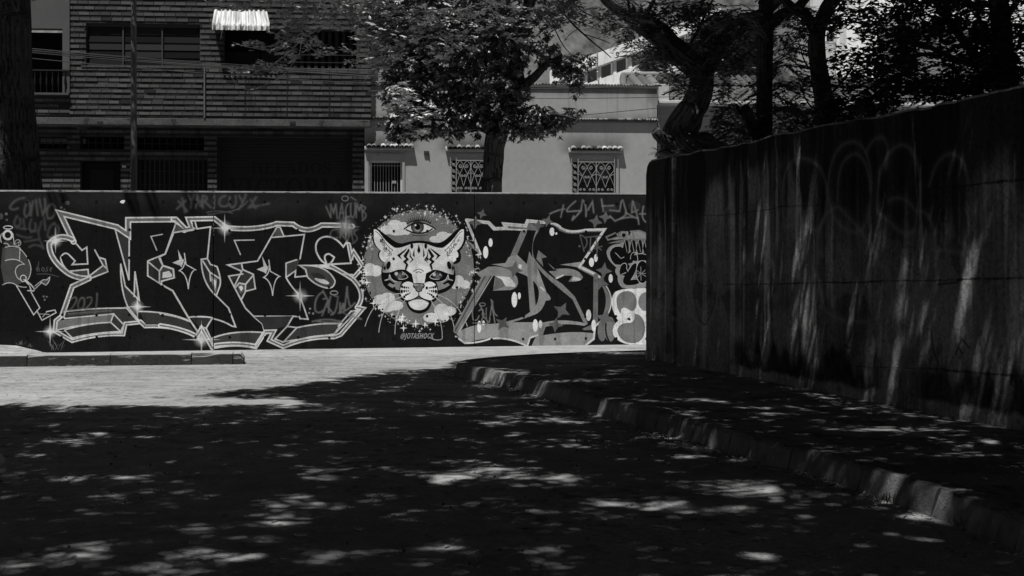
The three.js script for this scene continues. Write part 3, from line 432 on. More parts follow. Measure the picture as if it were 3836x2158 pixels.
// ---------------------------------------------------------------- old stained wall on the right
{
  const LEN = 17, H = 2.98, BOT = 0.1;
  const RES = 150;
  const SUN_RUNS = [[2865, .10, .5, 2.3, .34], [2905, .04, .1, 1.2, .2], [2980, .07, .2, 1.5, .26], [2992, .025, .15, 1.2, .2], [3040, .05, 1.0, 2.2, .2], [3110, .03, .9, 1.8, .14], [3250, .05, 1.0, 1.7, .14], [3440, .05, .45, 1.4, .16], [3425, .02, .15, .6, .12], [3610, .10, 1.0, 2.1, .16], [3780, .10, .6, 2.2, .18], [2475, .05, .7, 2.6, .16], [2500, .03, .6, 2.4, .14]].map(([px, ...r]) => [RW.at(px, 1000).x, ...r]);  // pale runoff, with the streaks of sunlight painted in along it
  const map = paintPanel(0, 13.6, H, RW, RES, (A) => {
    const { ctx, c } = A; A.from(2380, 500, 1.3173);
    const g2 = (v, a = 1) => { const s = Math.round(255 * (v <= 0.0031308 ? v * 12.92 : 1.055 * Math.pow(v, 1 / 2.4) - 0.055)); return `rgba(${s},${s},${s},${a})`; };
    const ln = (d, v, w, al, bl) => { ctx.save(); if (bl) ctx.filter = `blur(${bl}px)`; A.trace(d); ctx.strokeStyle = g2(v, al); ctx.lineWidth = w; ctx.lineCap = 'round'; ctx.stroke(); ctx.restore(); };
    // faded sprayed outlines
    for (const d of ['M735,470Q700,120 820,120Q930,130 945,280Q950,420 900,480Q770,420 735,470', 'M950,280Q960,40 1080,40Q1160,60 1165,250Q1160,480 1090,490Q960,470 950,280', 'M1000,330Q990,110 1090,100Q1150,120 1160,280', 'M1140,90Q1170,15 1220,20Q1260,50 1240,170', 'M1190,380Q1200,70 1320,55Q1400,70 1408,280Q1390,390 1380,480Q1330,520 1260,440Q1210,400 1190,380', 'M1450,260Q1490,90 1570,100Q1640,130 1640,250', 'M900,500Q930,380 1000,360Q1150,500 1200,640Q1290,700 1260,880Q1100,980 940,880Q880,700 900,500', 'M1250,330Q1330,290 1380,380L1430,390Q1490,450 1480,620Q1500,820 1400,880Q1290,900 1230,1000L1290,1150Q1380,1190 1420,1100', 'M250,640Q230,800 300,930Q350,970 390,890Q420,780 410,640', 'M440,460Q420,380 480,360M1480,580Q1580,560 1640,620Q1700,800 1720,1000']) { ln(d, 0.28, 11, 0.24, 3.5); ln(d, 0.36, 4, 0.26, 1.5); }
    for (const d of ['M280,650Q290,930 345,945Q390,880 400,760', 'M1030,1045L1065,1060', 'M1490,745L1590,735', 'M1580,1090L1610,1015L1650,1060M1600,1060L1615,1090', 'M1460,980Q1470,1100 1510,1160']) ln(d, 0.02, 2.5, 0.7, .5);
    // board-mark joints and cracks
    const jag = (x0, y0, x1, y1, w, al) => { const n = Math.ceil((x1 - x0) / 22); for (let i = 0; i < n; i++) { const f = (k) => [x0 + (x1 - x0) * k / n, y0 + (y1 - y0) * k / n + 7 * (fbm(k * .35 + x0, y0, 3) - .5) + 3 * (hash(k, y0 | 0) - .5)], [a, c] = f(i), [e, g] = f(i + 1); ln(`M${a.toFixed(1)},${c.toFixed(1)}L${e.toFixed(1)},${g.toFixed(1)}`, .014, w * (.4 + 1.1 * hash(i, x0 | 0)), al * (.35 + .65 * noise(i * .4, y0)), .4); } };
    jag(430, 745, 1000, 735, 1.8, .9); jag(1000, 735, 1590, 722, 1.8, .85); jag(1590, 722, 1920, 712, 2.4, .95); jag(700, 360, 930, 350, 2, .8); jag(1420, 275, 1640, 255, 2.4, .8); jag(1640, 255, 1920, 225, 3, .95); jag(1440, 1160, 1920, 1200, 3, .95); jag(1050, 1150, 1440, 1160, 1.4, .6); ln('M300,400L420,405L700,370', 0.02, 1.5, .6, .5);
  }, (ctx, c) => {
    const d = ctx.createImageData(c.width, c.height);
    for (let y = 0; y < c.height; y++) for (let x = 0; x < c.width; x++) {
      const S = x / c.width * 13.6, Y = y / RES, up = H - Y;      // metres from the far end, from the top, from the bottom
      let a = 0.17 + 0.13 * (fbmR(S * 1.6, Y * 1.6, 5) - 0.5) + 0.06 * (fbm(S * 18, Y * 18, 3) - 0.5);
      const streak = fbm(S * 7 + .5 * fbmR(S * 3, Y * 3, 2), Y * 0.5, 4), fine = fbm(S * 30, Y * 1.6 + 4, 3), blotch = fbmR(S * 3.2 + 8, Y * 3.2, 5);
      a *= 1 - 0.72 * sstep(0.42, 0.62, streak) * sstep(2.0, 0.4, Y) - 0.2 * sstep(.5, .7, fine); a *= .7 + .75 * blotch; a *= 1 - .45 * sstep(.56, .64, fbmR(S * 2.1 + 31, Y * 2.1, 5)) * sstep(.4, 1.2, Y);
      a += 0.16 * sstep(0.6, 0.72, fbm(S * 5.3 + 50, Y * 0.25, 4)) * sstep(0.1, 0.9, Y);
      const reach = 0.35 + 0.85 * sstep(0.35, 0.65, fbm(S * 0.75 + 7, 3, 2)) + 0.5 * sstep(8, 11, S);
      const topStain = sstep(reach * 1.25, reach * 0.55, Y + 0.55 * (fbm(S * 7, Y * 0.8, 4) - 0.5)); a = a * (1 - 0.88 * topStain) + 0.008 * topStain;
      const rag = 0.30 * (fbm(S * 4.5, 9, 5) - 0.5), band = sstep(0.16, 0.22, up - 0.1 + rag * .3) * sstep(0.66, 0.46, up + rag * 2.2 + 0.12 * (fbm(S * 14, Y * 7, 3) - .5)) * sstep(.30, .40, fbm(S * .55 + 2.3, 5, 2) + .12 * sstep(1.5, 3, S)); a = a * (1 - 0.78 * band * (.75 + .5 * fbm(S * 9, Y * 9, 3))) + 0.004 * band;
      for (const [c, w, y0, y1, f] of SUN_RUNS) { const q = c + .05 * (fbm(Y * 1.3, c * 9, 2) - .5) + .03 * Y; a += f * sstep(w, w * .6, Math.abs(S - q + .03 * (fbm(Y * 9, c * 5, 2) - .5))) * sstep(y0 - .2, y0 + .15, Y) * sstep(y1 + .25, y1 - .1, Y) * sstep(.3, .62, fbm(S * 20, Y * 1.8, 4) + .25 * (fbmR(S * 12, Y * 12, 3) - .5)); }
      a += 0.07 * sstep(1.15, 0.75, up + rag) * (1 - band) * fbm(S * 3, Y * 3, 3);
      a *= 0.62 + 0.76 * fbmR(S * 44, Y * 44, 3);
      a *= 1 - 0.5 * sstep(0.7, 0.85, noise(S * 40, Y * 40)) * 0.6;
      a = clamp(a, 0.008, 0.5);
      const s = Math.round(255 * (1.055 * Math.pow(a, 1 / 2.4) - 0.055)), k = (y * c.width + x) * 4; d.data[k] = d.data[k + 1] = d.data[k + 2] = s; d.data[k + 3] = 255;
    }
    ctx.putImageData(d, 0, 0);
  });
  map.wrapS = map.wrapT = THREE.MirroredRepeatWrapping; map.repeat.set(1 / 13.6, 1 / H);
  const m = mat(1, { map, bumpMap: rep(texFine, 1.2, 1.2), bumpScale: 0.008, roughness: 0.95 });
  const w = thing('old_wall', 'tall weathered concrete wall at right with dark stains, drips, painted-in sun streaks and faded sprayed outlines', 'wall', [RW.p0.x, 0, RW.p0.z], RW.a);
  const topLine = []; for (let i = 130; i >= 0; i--) { const x = 1.02 + (LEN - 1.02) * i / 130; topLine.push([x, H + 0.05 * (fbm(x * 1.5, 2, 3) - 0.5) + .03 * (fbm(x * 6, 8, 2) - .5)]); }
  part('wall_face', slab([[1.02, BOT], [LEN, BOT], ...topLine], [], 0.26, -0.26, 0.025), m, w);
  part('pier', slab([[0, BOT], [1.03, BOT], [1.03, H + 0.005], [0.22, H], [0.12, H - 0.03], [0.05, H - 0.08], [0.0, H - 0.2]], [], 0.34, -0.29, 0.025), m, w);
}
{ // earth bed held by that wall
  const s = (x, z) => [RW.p0.x + RW.u.x * x + RW.n.x * z, -(RW.p0.z + RW.u.z * x + RW.n.z * z)];
  const g = boxUV(new THREE.ExtrudeGeometry(poly([s(0.12, -0.2), s(0.12, -9), s(17, -9), s(17, -0.2)].reverse()), { depth: 2.62, bevelEnabled: false }).rotateX(-Math.PI / 2).translate(0, 0.05, 0));
  struct('earth_bed', g, mat(0.08, { bumpMap: rep(texFine, 1, 1), bumpScale: 0.03 }), 'raised earth bed behind the stained wall where the trees stand', 'earth');
}

// ---------------------------------------------------------------- kerb on the left, with a broken slab behind it
{
  const K0 = V(-9.6, 0, -19.22), K1 = V(-4.05, 0, -20.03), a = Math.atan2(-(K1.z - K0.z), K1.x - K0.x), pl = new Plane(K0, a);
  const k = thing('kerb', 'straight blackened kerb at left with a pale worn top, standing on the sunlit road', 'kerb', [K0.x, 0, K0.z], a);
  const tex = grayTex(1024, 256, (u, v) => { const n = fbm(u * 24, v * 6, 4), s = fbm(u * 40, v * 3, 3); return v > 0.78 ? 0.28 + 0.12 * (n - .5) : 0.035 + 0.16 * sstep(0.56, 0.72, n) * sstep(.4, .6, s) + 0.04 * (noise(u * 300, v * 80) - .5) + 0.08 * sstep(0.62, 0.78, v) * n; });
  const km = mat(1, { map: tex, bumpMap: rep(texFine, 2, .5), bumpScale: 0.006 });
  const cuts = [0, pl.at(100, 1350).x, pl.at(412, 1350).x, pl.at(716, 1350).x, pl.at(872, 1350).x, pl.at(913, 1350).x];
  const prof = [[-.005, -.05], [0.0, 0.0], [0.018, .15], [.03, .166], [.05, .172], [.2, .174], [.38, .168], [.4, -.05]];
  for (let i = 0; i < 5; i++) part('kerb_stone', kerbStone((t) => [V(t, 0, 0), V(0, 0, -1), t], cuts[i] + .005, cuts[i + 1] - .005, prof, i === 4 ? 8 : 22, .016, (u, q, y) => [u / 6, q > 2 && q < 7 ? .82 + .02 * q : Math.max(0, y / .22)], i + 40, i === 4 ? 1.6 : 0), km, k);
  const e = [at(0, 1292, 22.2), at(60, 1293, 22.0), at(85, 1296, 21.6), at(110, 1300, 21.2), at(140, 1306, 20.8), at(160, 1316, 20.4), at(175, 1319, 20.32)].map((p) => [p.x, -p.z]);
  const g = boxUV(new THREE.ExtrudeGeometry(poly([[-12, 19.4], e[6], ...e.slice(0, 6).reverse(), [-12, 21.9]]), { depth: 0.13, bevelEnabled: true, bevelSize: 0.015, bevelThickness: 0.015, bevelSegments: 2 }).rotateX(-Math.PI / 2).translate(0, 0.012, 0));
  struct('pavement', g, concrete(0.3, { bumpScale: 0.012 }), 'broken pale concrete slab between the left kerb and the painted wall', 'pavement');
}
// ---------------------------------------------------------------- houses across the raised street
const ST = 2.0;                                                     // height of the raised street
const FP = new Plane(V(-3.87, 0, -35), 0.0838);                     // common street front of the two houses
const glassDark = new THREE.MeshPhysicalMaterial({ color: new THREE.Color(0.03, 0.03, 0.03), roughness: 0.12, metalness: 0, specularIntensity: 0.6 });
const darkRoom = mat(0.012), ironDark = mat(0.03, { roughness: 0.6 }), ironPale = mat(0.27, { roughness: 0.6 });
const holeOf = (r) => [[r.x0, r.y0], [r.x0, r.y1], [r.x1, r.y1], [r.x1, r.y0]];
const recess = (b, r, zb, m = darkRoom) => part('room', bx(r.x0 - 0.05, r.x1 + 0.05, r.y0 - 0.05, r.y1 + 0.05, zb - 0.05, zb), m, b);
{
  const b = thing('brick_building', 'dark two-storey building of striped brick courses with a garage shutter and barred windows', 'building', [FP.p0.x, 0, FP.p0.z], FP.a);
  const ZG = -0.36;                                                 // the ground floor stands back
  const mortar = plaster(0.045), up = { ...FP.rect(262, -420, 1390, 450), y0: FP.at(800, 446).y };
  const W1 = FP.rect(322, 94, 750, 248), W2 = FP.rect(838, 110, 1335, 256), L0 = FP.rect(80, -420, 262, 349);
  const low = FP.rect(80, 449, 1366, 700, ZG); low.y0 = ST; low.x0 = FP.at(-250, 500, ZG).x; L0.x0 = FP.at(-250, 200).x;
  const T1 = FP.rect(60, 510, 250, 556, ZG), T2 = FP.rect(300, 510, 465, 558, ZG), T3 = FP.rect(510, 513, 764, 562, ZG), D = FP.rect(300, 603, 452, 700, ZG), Gt = FP.rect(512, 596, 778, 700, ZG), Ga = FP.rect(812, 514, 1320, 700, ZG);
  D.y0 = ST + 0.05; Gt.y0 = ST + 0.25; Ga.y0 = ST + 0.02;
  const strip = { x0: L0.x0, x1: up.x0, y0: up.y0, y1: L0.y0 };
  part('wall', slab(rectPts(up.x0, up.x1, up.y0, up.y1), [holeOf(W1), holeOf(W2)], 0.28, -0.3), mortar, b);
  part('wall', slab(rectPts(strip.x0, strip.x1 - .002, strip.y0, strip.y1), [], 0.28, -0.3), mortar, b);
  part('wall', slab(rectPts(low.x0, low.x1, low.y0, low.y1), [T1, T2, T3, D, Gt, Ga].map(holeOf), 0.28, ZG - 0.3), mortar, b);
  part('side_wall', bx(up.x1 - 0.3, up.x1 - .004, up.y0, up.y1, -12, -0.32), plaster(0.12), b);
  part('roof', bx(L0.x0, up.x1, up.y1, up.y1 + .2, -12, 0.4), concrete(0.2), b);
  // brick courses: pale proud courses and dark sunk ones in turn
  const light = [0.082, 0.066, 0.104, 0.074].map((v) => plaster(v)), dark = [0.03, 0.038].map((v) => plaster(v));
  const unit = new THREE.BoxGeometry(1, 1, 1); boxUV(unit); let count = 0; const rest = [[], [], [], []];
  const seedB = seed; seed = 99;
  function courses(R, holes, z, keep) {
    const pitch = 0.1425; let row = 0;
    for (let y = R.y1; y > R.y0 + 0.02; y -= pitch / 2, row++) {
      const lightRow = row % 2 === 0, h = lightRow ? 0.074 : 0.056, yc = y - 0.037;
      if (yc - h / 2 < R.y0) break;
      let x = R.x0 - rr(0, 0.25);
      while (x < R.x1) {
        const len = 0.275 + rr(-0.008, 0.008); let a = Math.max(x + 0.007, R.x0), e = Math.min(x + len - 0.007, R.x1); x += len;
        let spans = [[a, e]];
        for (const H of holes) if (yc + h / 2 > H.y0 && yc - h / 2 < H.y1) spans = spans.flatMap(([p, q]) => (q <= H.x0 || p >= H.x1 ? [[p, q]] : [[p, Math.min(q, H.x0)], [Math.max(p, H.x1), q]]));
        for (const [p, q] of spans) {
          if (q - p < 0.03) continue;
          const zz = z + (lightRow ? rr(0.008, 0.016) : rr(-0.006, 0.0)), odd = rnd() < 0.03, li = lightRow !== odd, mi = Math.floor(rnd() * (li ? 4 : 2));
          if (keep(p, yc) && count < 300) { count++; const o = part('brick', unit, li ? light[mi] : dark[mi], b); o.scale.set(q - p, h, 0.05); o.position.set((p + q) / 2, yc, zz - 0.025); }
          else rest[li ? [0, 2, 3, 0][mi] : 1].push(bx(p, q, yc - h / 2, yc + h / 2, zz - 0.05, zz));
        }
      }
    }
  }
  const pz = 0.07, par = { x0: FP.at(764, 350, pz).x, x1: up.x1, y0: up.y0 + 0.02, y1: FP.at(1000, 261, pz).y };
  const box4 = (R, H) => H;
  courses({ ...up, y0: up.y0 + 0.02 }, [W1, W2, { ...par, x0: par.x0 - .02, y0: 0 }], 0, (x, y) => y < FP.at(500, 258).y);
  courses({ ...strip, x0: FP.at(60, 400).x, y0: up.y0 + 0.02 }, [], 0, () => true);
  part('wall', bx(par.x0, par.x1, par.y0, par.y1, -0.016, pz - 0.02), mortar, b);
  courses(par, [], pz, () => false);
  courses({ ...low, x0: FP.at(60, 500, ZG).x }, [T1, T2, T3, D, Gt, Ga], ZG, () => false);
  for (const [i, v] of [[0, .08], [2, .064], [3, .102]]) part('brickwork', merge(rest[i]), plaster(v), b, { kind: 'stuff' }); part('brickwork', merge(rest[1]), plaster(0.033), b, { kind: 'stuff' });
  seed = seedB;
  // slab between the storeys, ledge, drain pipe
  const S = FP.rect(60, 446, 1366, 471, 0.02);
  part('floor_slab', slab(rectPts(low.x0, up.x1 - 0.02, S.y0, up.y0), [], 0.5, -0.4, 0.01), concrete(0.075), b);
  for (const px of [375, 1096]) { const q = FP.rect(px - 11, 455, px + 11, 466, 0.11); part('vent', bx(q.x0, q.x1, q.y0, q.y1, 0.098, 0.112), ironDark, b); }
  part('ledge', slab(rectPts(par.x0 - 0.05, par.x1 + 0.06, par.y1 + .001, par.y1 + 0.05), [], 0.13, -0.06, 0.008), concrete(0.07), b);
  for (const px of [920, 1076, 1234]) { const q = FP.at(px, 350, pz); part('joint', bx(q.x - 0.012, q.x + 0.012, par.y0, par.y1, pz - .02, pz + 0.019), mat(0.02), b); }
  part('drain_pipe', new THREE.CylinderGeometry(0.022, 0.022, par.y1 - par.y0, 8).translate(par.x0 + 0.02, (par.y0 + par.y1) / 2, pz + 0.04), mat(0.13), b);
  // the pale bay on the left with a balcony door
  { const q = FP.rect(30, 107, 235, 347), wp = plaster(0.09);
    part('bay_wall', slab(rectPts(L0.x0, L0.x1 - .002, L0.y0, L0.y1), [holeOf(q)], 0.3, -0.26), wp, b); recess(b, q, -0.9);
    part('sill', bx(q.x0 - .1, L0.x1 - .01, L0.y0 - .05, L0.y0, -0.2, 0.12), wp, b);
    const r = part('railing', bx(q.x0, L0.x1, FP.at(170, 262).y - .03, FP.at(170, 262).y, 0.045, 0.085), ironDark, b);
    for (const px of [133, 155, 177, 199, 221, 246]) { const x = FP.at(px, 300).x, y1 = FP.at(170, 264).y; const o = part('baluster', new THREE.LatheGeometry([[0.012, 0], [0.012, .18], [.028, .26], [.03, .34], [.014, .42], [.012, y1 - L0.y0]].map((p) => new THREE.Vector2(...p)), 8), mat(0.012, { roughness: .3, specularIntensity: .5 }), r); o.position.set(x, L0.y0, 0.065); }
  }
  // long louvred window
  { const w = new THREE.Group(); w.name = 'window'; b.add(w); recess(w, W1, -0.45);
    const xs = [W1.x0, FP.at(459, 170).x, FP.at(606, 170).x, W1.x1], f = 0.035;
    part('frame', merge([bx(W1.x0, W1.x1, W1.y1 - f, W1.y1, -.14, -.06), bx(W1.x0, W1.x1, W1.y0, W1.y0 + f, -.14, -.05), ...xs.map((x, i) => bx(Math.max(W1.x0, x - f / 2), Math.min(W1.x1, x + f / 2), W1.y0 + f, W1.y1 - f, -.14, -.06))]), mat(0.06, { roughness: .6 }), w);
    const tones = [0.02, 0.035, 0.012, 0.03].map((v) => mat(v, { roughness: 0.35 })); let q = 0;
    for (let i = 0; i < 3; i++) for (let j = 0; j < 5; j++) { const H = (W1.y1 - W1.y0 - 2 * f) / 5; const o = part('pane', new THREE.BoxGeometry(xs[i + 1] - xs[i] - f - .004, H + .006, 0.006), tones[(i * 2 + j * 3 + (hash(i, j) > .5 ? 1 : 0)) % 4], w); o.position.set((xs[i] + xs[i + 1]) / 2, W1.y1 - f - H * (j + .5), -0.105); o.rotation.x = -0.1; }
    part('sill', bx(W1.x0 - .12, W1.x1 + .03, W1.y0 - .04, W1.y0 - .001, -.25, 0.03), concrete(0.07), b);
  }
  // barred opening behind the parapet
  { const w = new THREE.Group(); w.name = 'window'; b.add(w); recess(w, W2, -0.55);
    const p1 = FP.rect(842, 196, 975, 254, -.3), p2 = FP.rect(980, 196, 1130, 254, -.3);
    part('panel', bx(p1.x0, p1.x1, p1.y0, p1.y1, -.36, -.3), mat(0.02), w); part('panel', bx(p2.x0, p2.x1, p2.y0, p2.y1, -.37, -.31), mat(0.026), w);
    for (let x = FP.at(1095, 200).x; x < W2.x1 - .05; x += 0.182) part('slat', bx(x, x + 0.09, W2.y0, W2.y1, -.3, -.27), mat(0.035), w);
    for (const py of [172, 202, 230]) { const y = FP.at(1200, py).y; part('bar', bx(FP.at(1000, py).x, W2.x1, y - .012, y + .012, -.2, -.18), ironDark, w); }
  }
  // ground floor openings
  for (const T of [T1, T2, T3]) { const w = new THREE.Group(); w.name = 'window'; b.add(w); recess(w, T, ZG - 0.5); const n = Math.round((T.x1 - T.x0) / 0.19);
    for (let i = 1; i < n; i++) { const x = T.x0 + (T.x1 - T.x0) * i / n; part('bar', bx(x - .011, x + .011, T.y0, T.y1, ZG - .12, ZG - .10), ironDark, w); }
    part('rail', bx(T.x0, T.x1, (T.y0 + T.y1) / 2 - .012, (T.y0 + T.y1) / 2 + .012, ZG - .14, ZG - .121), ironDark, w); }
  { const d = new THREE.Group(); d.name = 'door'; b.add(d); part('door_leaf', slab(rectPts(D.x0 + .03, D.x1 - .03, D.y0, D.y1 - .03), [], 0.05, ZG - .25, .008), mat(0.014), d); recess(d, D, ZG - .4);
    part('door_panel', slab(rectPts(D.x0 + .2, D.x1 - .2, D.y0 + 1.2, D.y1 - .2), [], 0.02, ZG - .2, .006), mat(0.018), d); }
  { const d = new THREE.Group(); d.name = 'gate'; b.add(d); recess(d, Gt, ZG - .6);
    for (let x = Gt.x0 + .06; x < Gt.x1; x += 0.125) part('bar', bx(x - .012, x + .012, Gt.y0, Gt.y1, ZG - .16, ZG - .136), mat(0.045, { roughness: .6 }), d);
    for (const py of [598, 640, 690]) { const y = FP.at(640, py, ZG).y; part('rail', bx(Gt.x0, Gt.x1, y - .015, y + .015, ZG - .19, ZG - .162), mat(0.04), d); }
    part('post', bx(FP.at(636, 650, ZG).x, FP.at(644, 650, ZG).x, Gt.y0, Gt.y1, ZG - .134, ZG - .1), mat(0.02), d); part('sheet', bx(Gt.x0, Gt.x1, Gt.y0, Gt.y1, ZG - .3, ZG - .26), mat(0.028), d); }
  { const d = new THREE.Group(); d.name = 'garage_door'; b.add(d);
    const c = document.createElement('canvas'); c.width = 1024; c.height = 768; const x = c.getContext('2d'); x.fillStyle = 'rgb(46,46,46)'; x.fillRect(0, 0, 1024, 768);
    x.fillStyle = 'rgba(26,26,26,.45)'; const h = Ga.y1 - Ga.y0, Y = (py) => (Ga.y1 - FP.at(1000, py, ZG - .2).y) / h * 768, X = (px) => (px - 812) / 508 * 1024;
    const word = (t, x0, x1, y0, y1) => { x.save(); x.font = 'bold 100px serif'; const w = x.measureText(t).width; x.translate(X(x0), Y(y1)); x.scale((X(x1) - X(x0)) / w, (Y(y1) - Y(y0)) / 72); x.fillText(t, 0, 0); x.restore(); };
    word('HELADOS', 935, 1240, 608, 650); word('VICTORIA', 850, 1300, 668, 738);
    const t = new THREE.CanvasTexture(c); t.colorSpace = THREE.SRGBColorSpace; const m = mat(1, { map: t, roughness: .7 });
    const n = 32; for (let i = 0; i < n; i++) { const y0 = Ga.y0 + h * i / n, y1 = Ga.y0 + h * (i + 1) / n - .006; const g = slab([[ZG - .24, y0], [ZG - .215, y0], [ZG - .2, y0 + .02], [ZG - .2, y1 - .02], [ZG - .215, y1], [ZG - .24, y1]], [], Ga.x1 - Ga.x0 - .04).rotateY(-Math.PI / 2).scale(-1, 1, 1);
      const gg = boxUV(new THREE.BoxGeometry(Ga.x1 - Ga.x0 - .04, y1 - y0, .03).translate((Ga.x0 + Ga.x1) / 2, (y0 + y1) / 2, ZG - .215 - (i % 2) * .004)); const p = gg.attributes.position, uv = gg.attributes.uv; for (let k = 0; k < p.count; k++) uv.setXY(k, (p.getX(k) - Ga.x0) / (Ga.x1 - Ga.x0), (p.getY(k) - Ga.y0) / h);
      part('slat', gg, m, d); }
    part('guide', bx(Ga.x0, Ga.x0 + .06, Ga.y0, Ga.y1, ZG - .2, ZG - .12), ironDark, d); part('guide', bx(Ga.x1 - .06, Ga.x1, Ga.y0, Ga.y1, ZG - .2, ZG - .12), ironDark, d); recess(d, Ga, ZG - .5); }
  { const q = FP.rect(458, 620, 472, 628, ZG); part('house_number_plate', bx(q.x0, q.x1, q.y0, q.y1, ZG + .012, ZG + .03), mat(0.5), b); }
  // corrugated awning
  { const a = new THREE.Group(); a.name = 'awning'; b.add(a);
    const x0 = FP.at(805, 40).x, x1 = FP.at(1000, 40).x, yT = FP.at(900, 39).y, zO = 0.45, y1 = FP.at(900, 93, zO).y, y2 = FP.at(900, 113, zO).y, N = 88, pos = [], idx = [], uv = [];
    const rows = [[0.02, yT], [zO - .08, y1 + .06], [zO - .02, y1 + .015], [zO, y1 - .03], [zO + .005, y2]], sp = (r) => r / 4 * 0.0;
    for (let i = 0; i <= N; i++) { const t = i / N, w = Math.sin(t * Math.PI * 2 * 11), k = clamp(w * 2.2, -1, 1) * 0.022; rows.forEach(([z, y], r) => { pos.push(x0 + (x1 - x0) * t + (r > 0 ? (t - .1) * .12 : 0), y + (r < 3 ? k * .7 : 0), z + (r < 3 ? k * .6 : k)); uv.push(t * 2.2, r * .2); }); }
    for (let i = 0; i < N; i++) for (let r = 0; r < 4; r++) { const p = i * 5 + r; idx.push(p, p + 1, p + 5, p + 1, p + 6, p + 5); }
    const g = new THREE.BufferGeometry(); g.setAttribute('position', new THREE.Float32BufferAttribute(pos, 3)); g.setAttribute('uv', new THREE.Float32BufferAttribute(uv, 2)); g.setIndex(idx); g.computeVertexNormals();
    const tex = grayTex(512, 256, (u, v) => 0.66 - 0.5 * sstep(.45, .62, fbm(u * 30, v * 3, 4)) * (.4 + .6 * v) - .15 * fbm(u * 50, v * 20, 3));
    part('sheet', g, mat(1, { map: rep(tex, .45, 1), roughness: .55, side: THREE.DoubleSide }), a);
    part('side_panel', slab([[-0.02, yT], [-0.02, yT - .5], [-.05, yT - .52], [-zO, y2], [-zO, y1], [-zO + .06, y1 + .05]].map(([z, y]) => [z, y]), [], .012).rotateY(Math.PI / 2).scale(1, 1, 1).translate(x0 - .012, 0, 0), mat(0.6), a);
    part('stay', limb([V(x0 + .25, y2 + .05, zO - .05), V(x0 + .15, yT - .75, 0.02)], [.012, .012], { sides: 6, knob: 0 }), mat(.3), a); }
}
// barrel tiles in a row on a little hood or ledge; the axis runs out from the wall and down
const tileTones = [0.42, 0.22, 0.05, 0.14, 0.08, 0.3, 0.035].map((v) => plaster(v));
function barrel(r, L, th = 0.014, segs = 7) {
  const out = []; for (let i = 0; i <= segs; i++) { const a = Math.PI * i / segs; out.push([Math.cos(a) * r, Math.sin(a) * r]); }
  for (let i = segs; i >= 0; i--) { const a = Math.PI * i / segs; out.push([Math.cos(a) * (r - th), Math.sin(a) * (r - th)]); }
  return boxUV(new THREE.ExtrudeGeometry(poly(out), { depth: L, bevelEnabled: false }));
}
function tileRow(parent, x0, x1, y, z, n, L, drop, tones, ts = 1) {
  const p = (x1 - x0) / n, g = barrel(p * 0.58, L), g2 = barrel(p * 0.5, L * .98).rotateZ(Math.PI);
  for (let i = 0; i < n; i++) {
    const o = part('tile', g, tones[Math.floor(hash(i * 7 + n, Math.round(x0 * 10)) * tones.length)], parent); o.position.set(x0 + p * (i + .5), y + .006 * (hash(i, 3) - .5), z); o.rotation.x = drop + .04 * (hash(i, 5) - .5); o.rotation.z = .06 * (hash(i, 8) - .5);
    if (ts && i < n - 1) { const q = part('tile', g2, tones[Math.floor(hash(i * 5 + n, 77) * tones.length)], parent); q.position.set(x0 + p * (i + 1), y + p * .2, z - .004); q.rotation.x = drop; }
  }
}
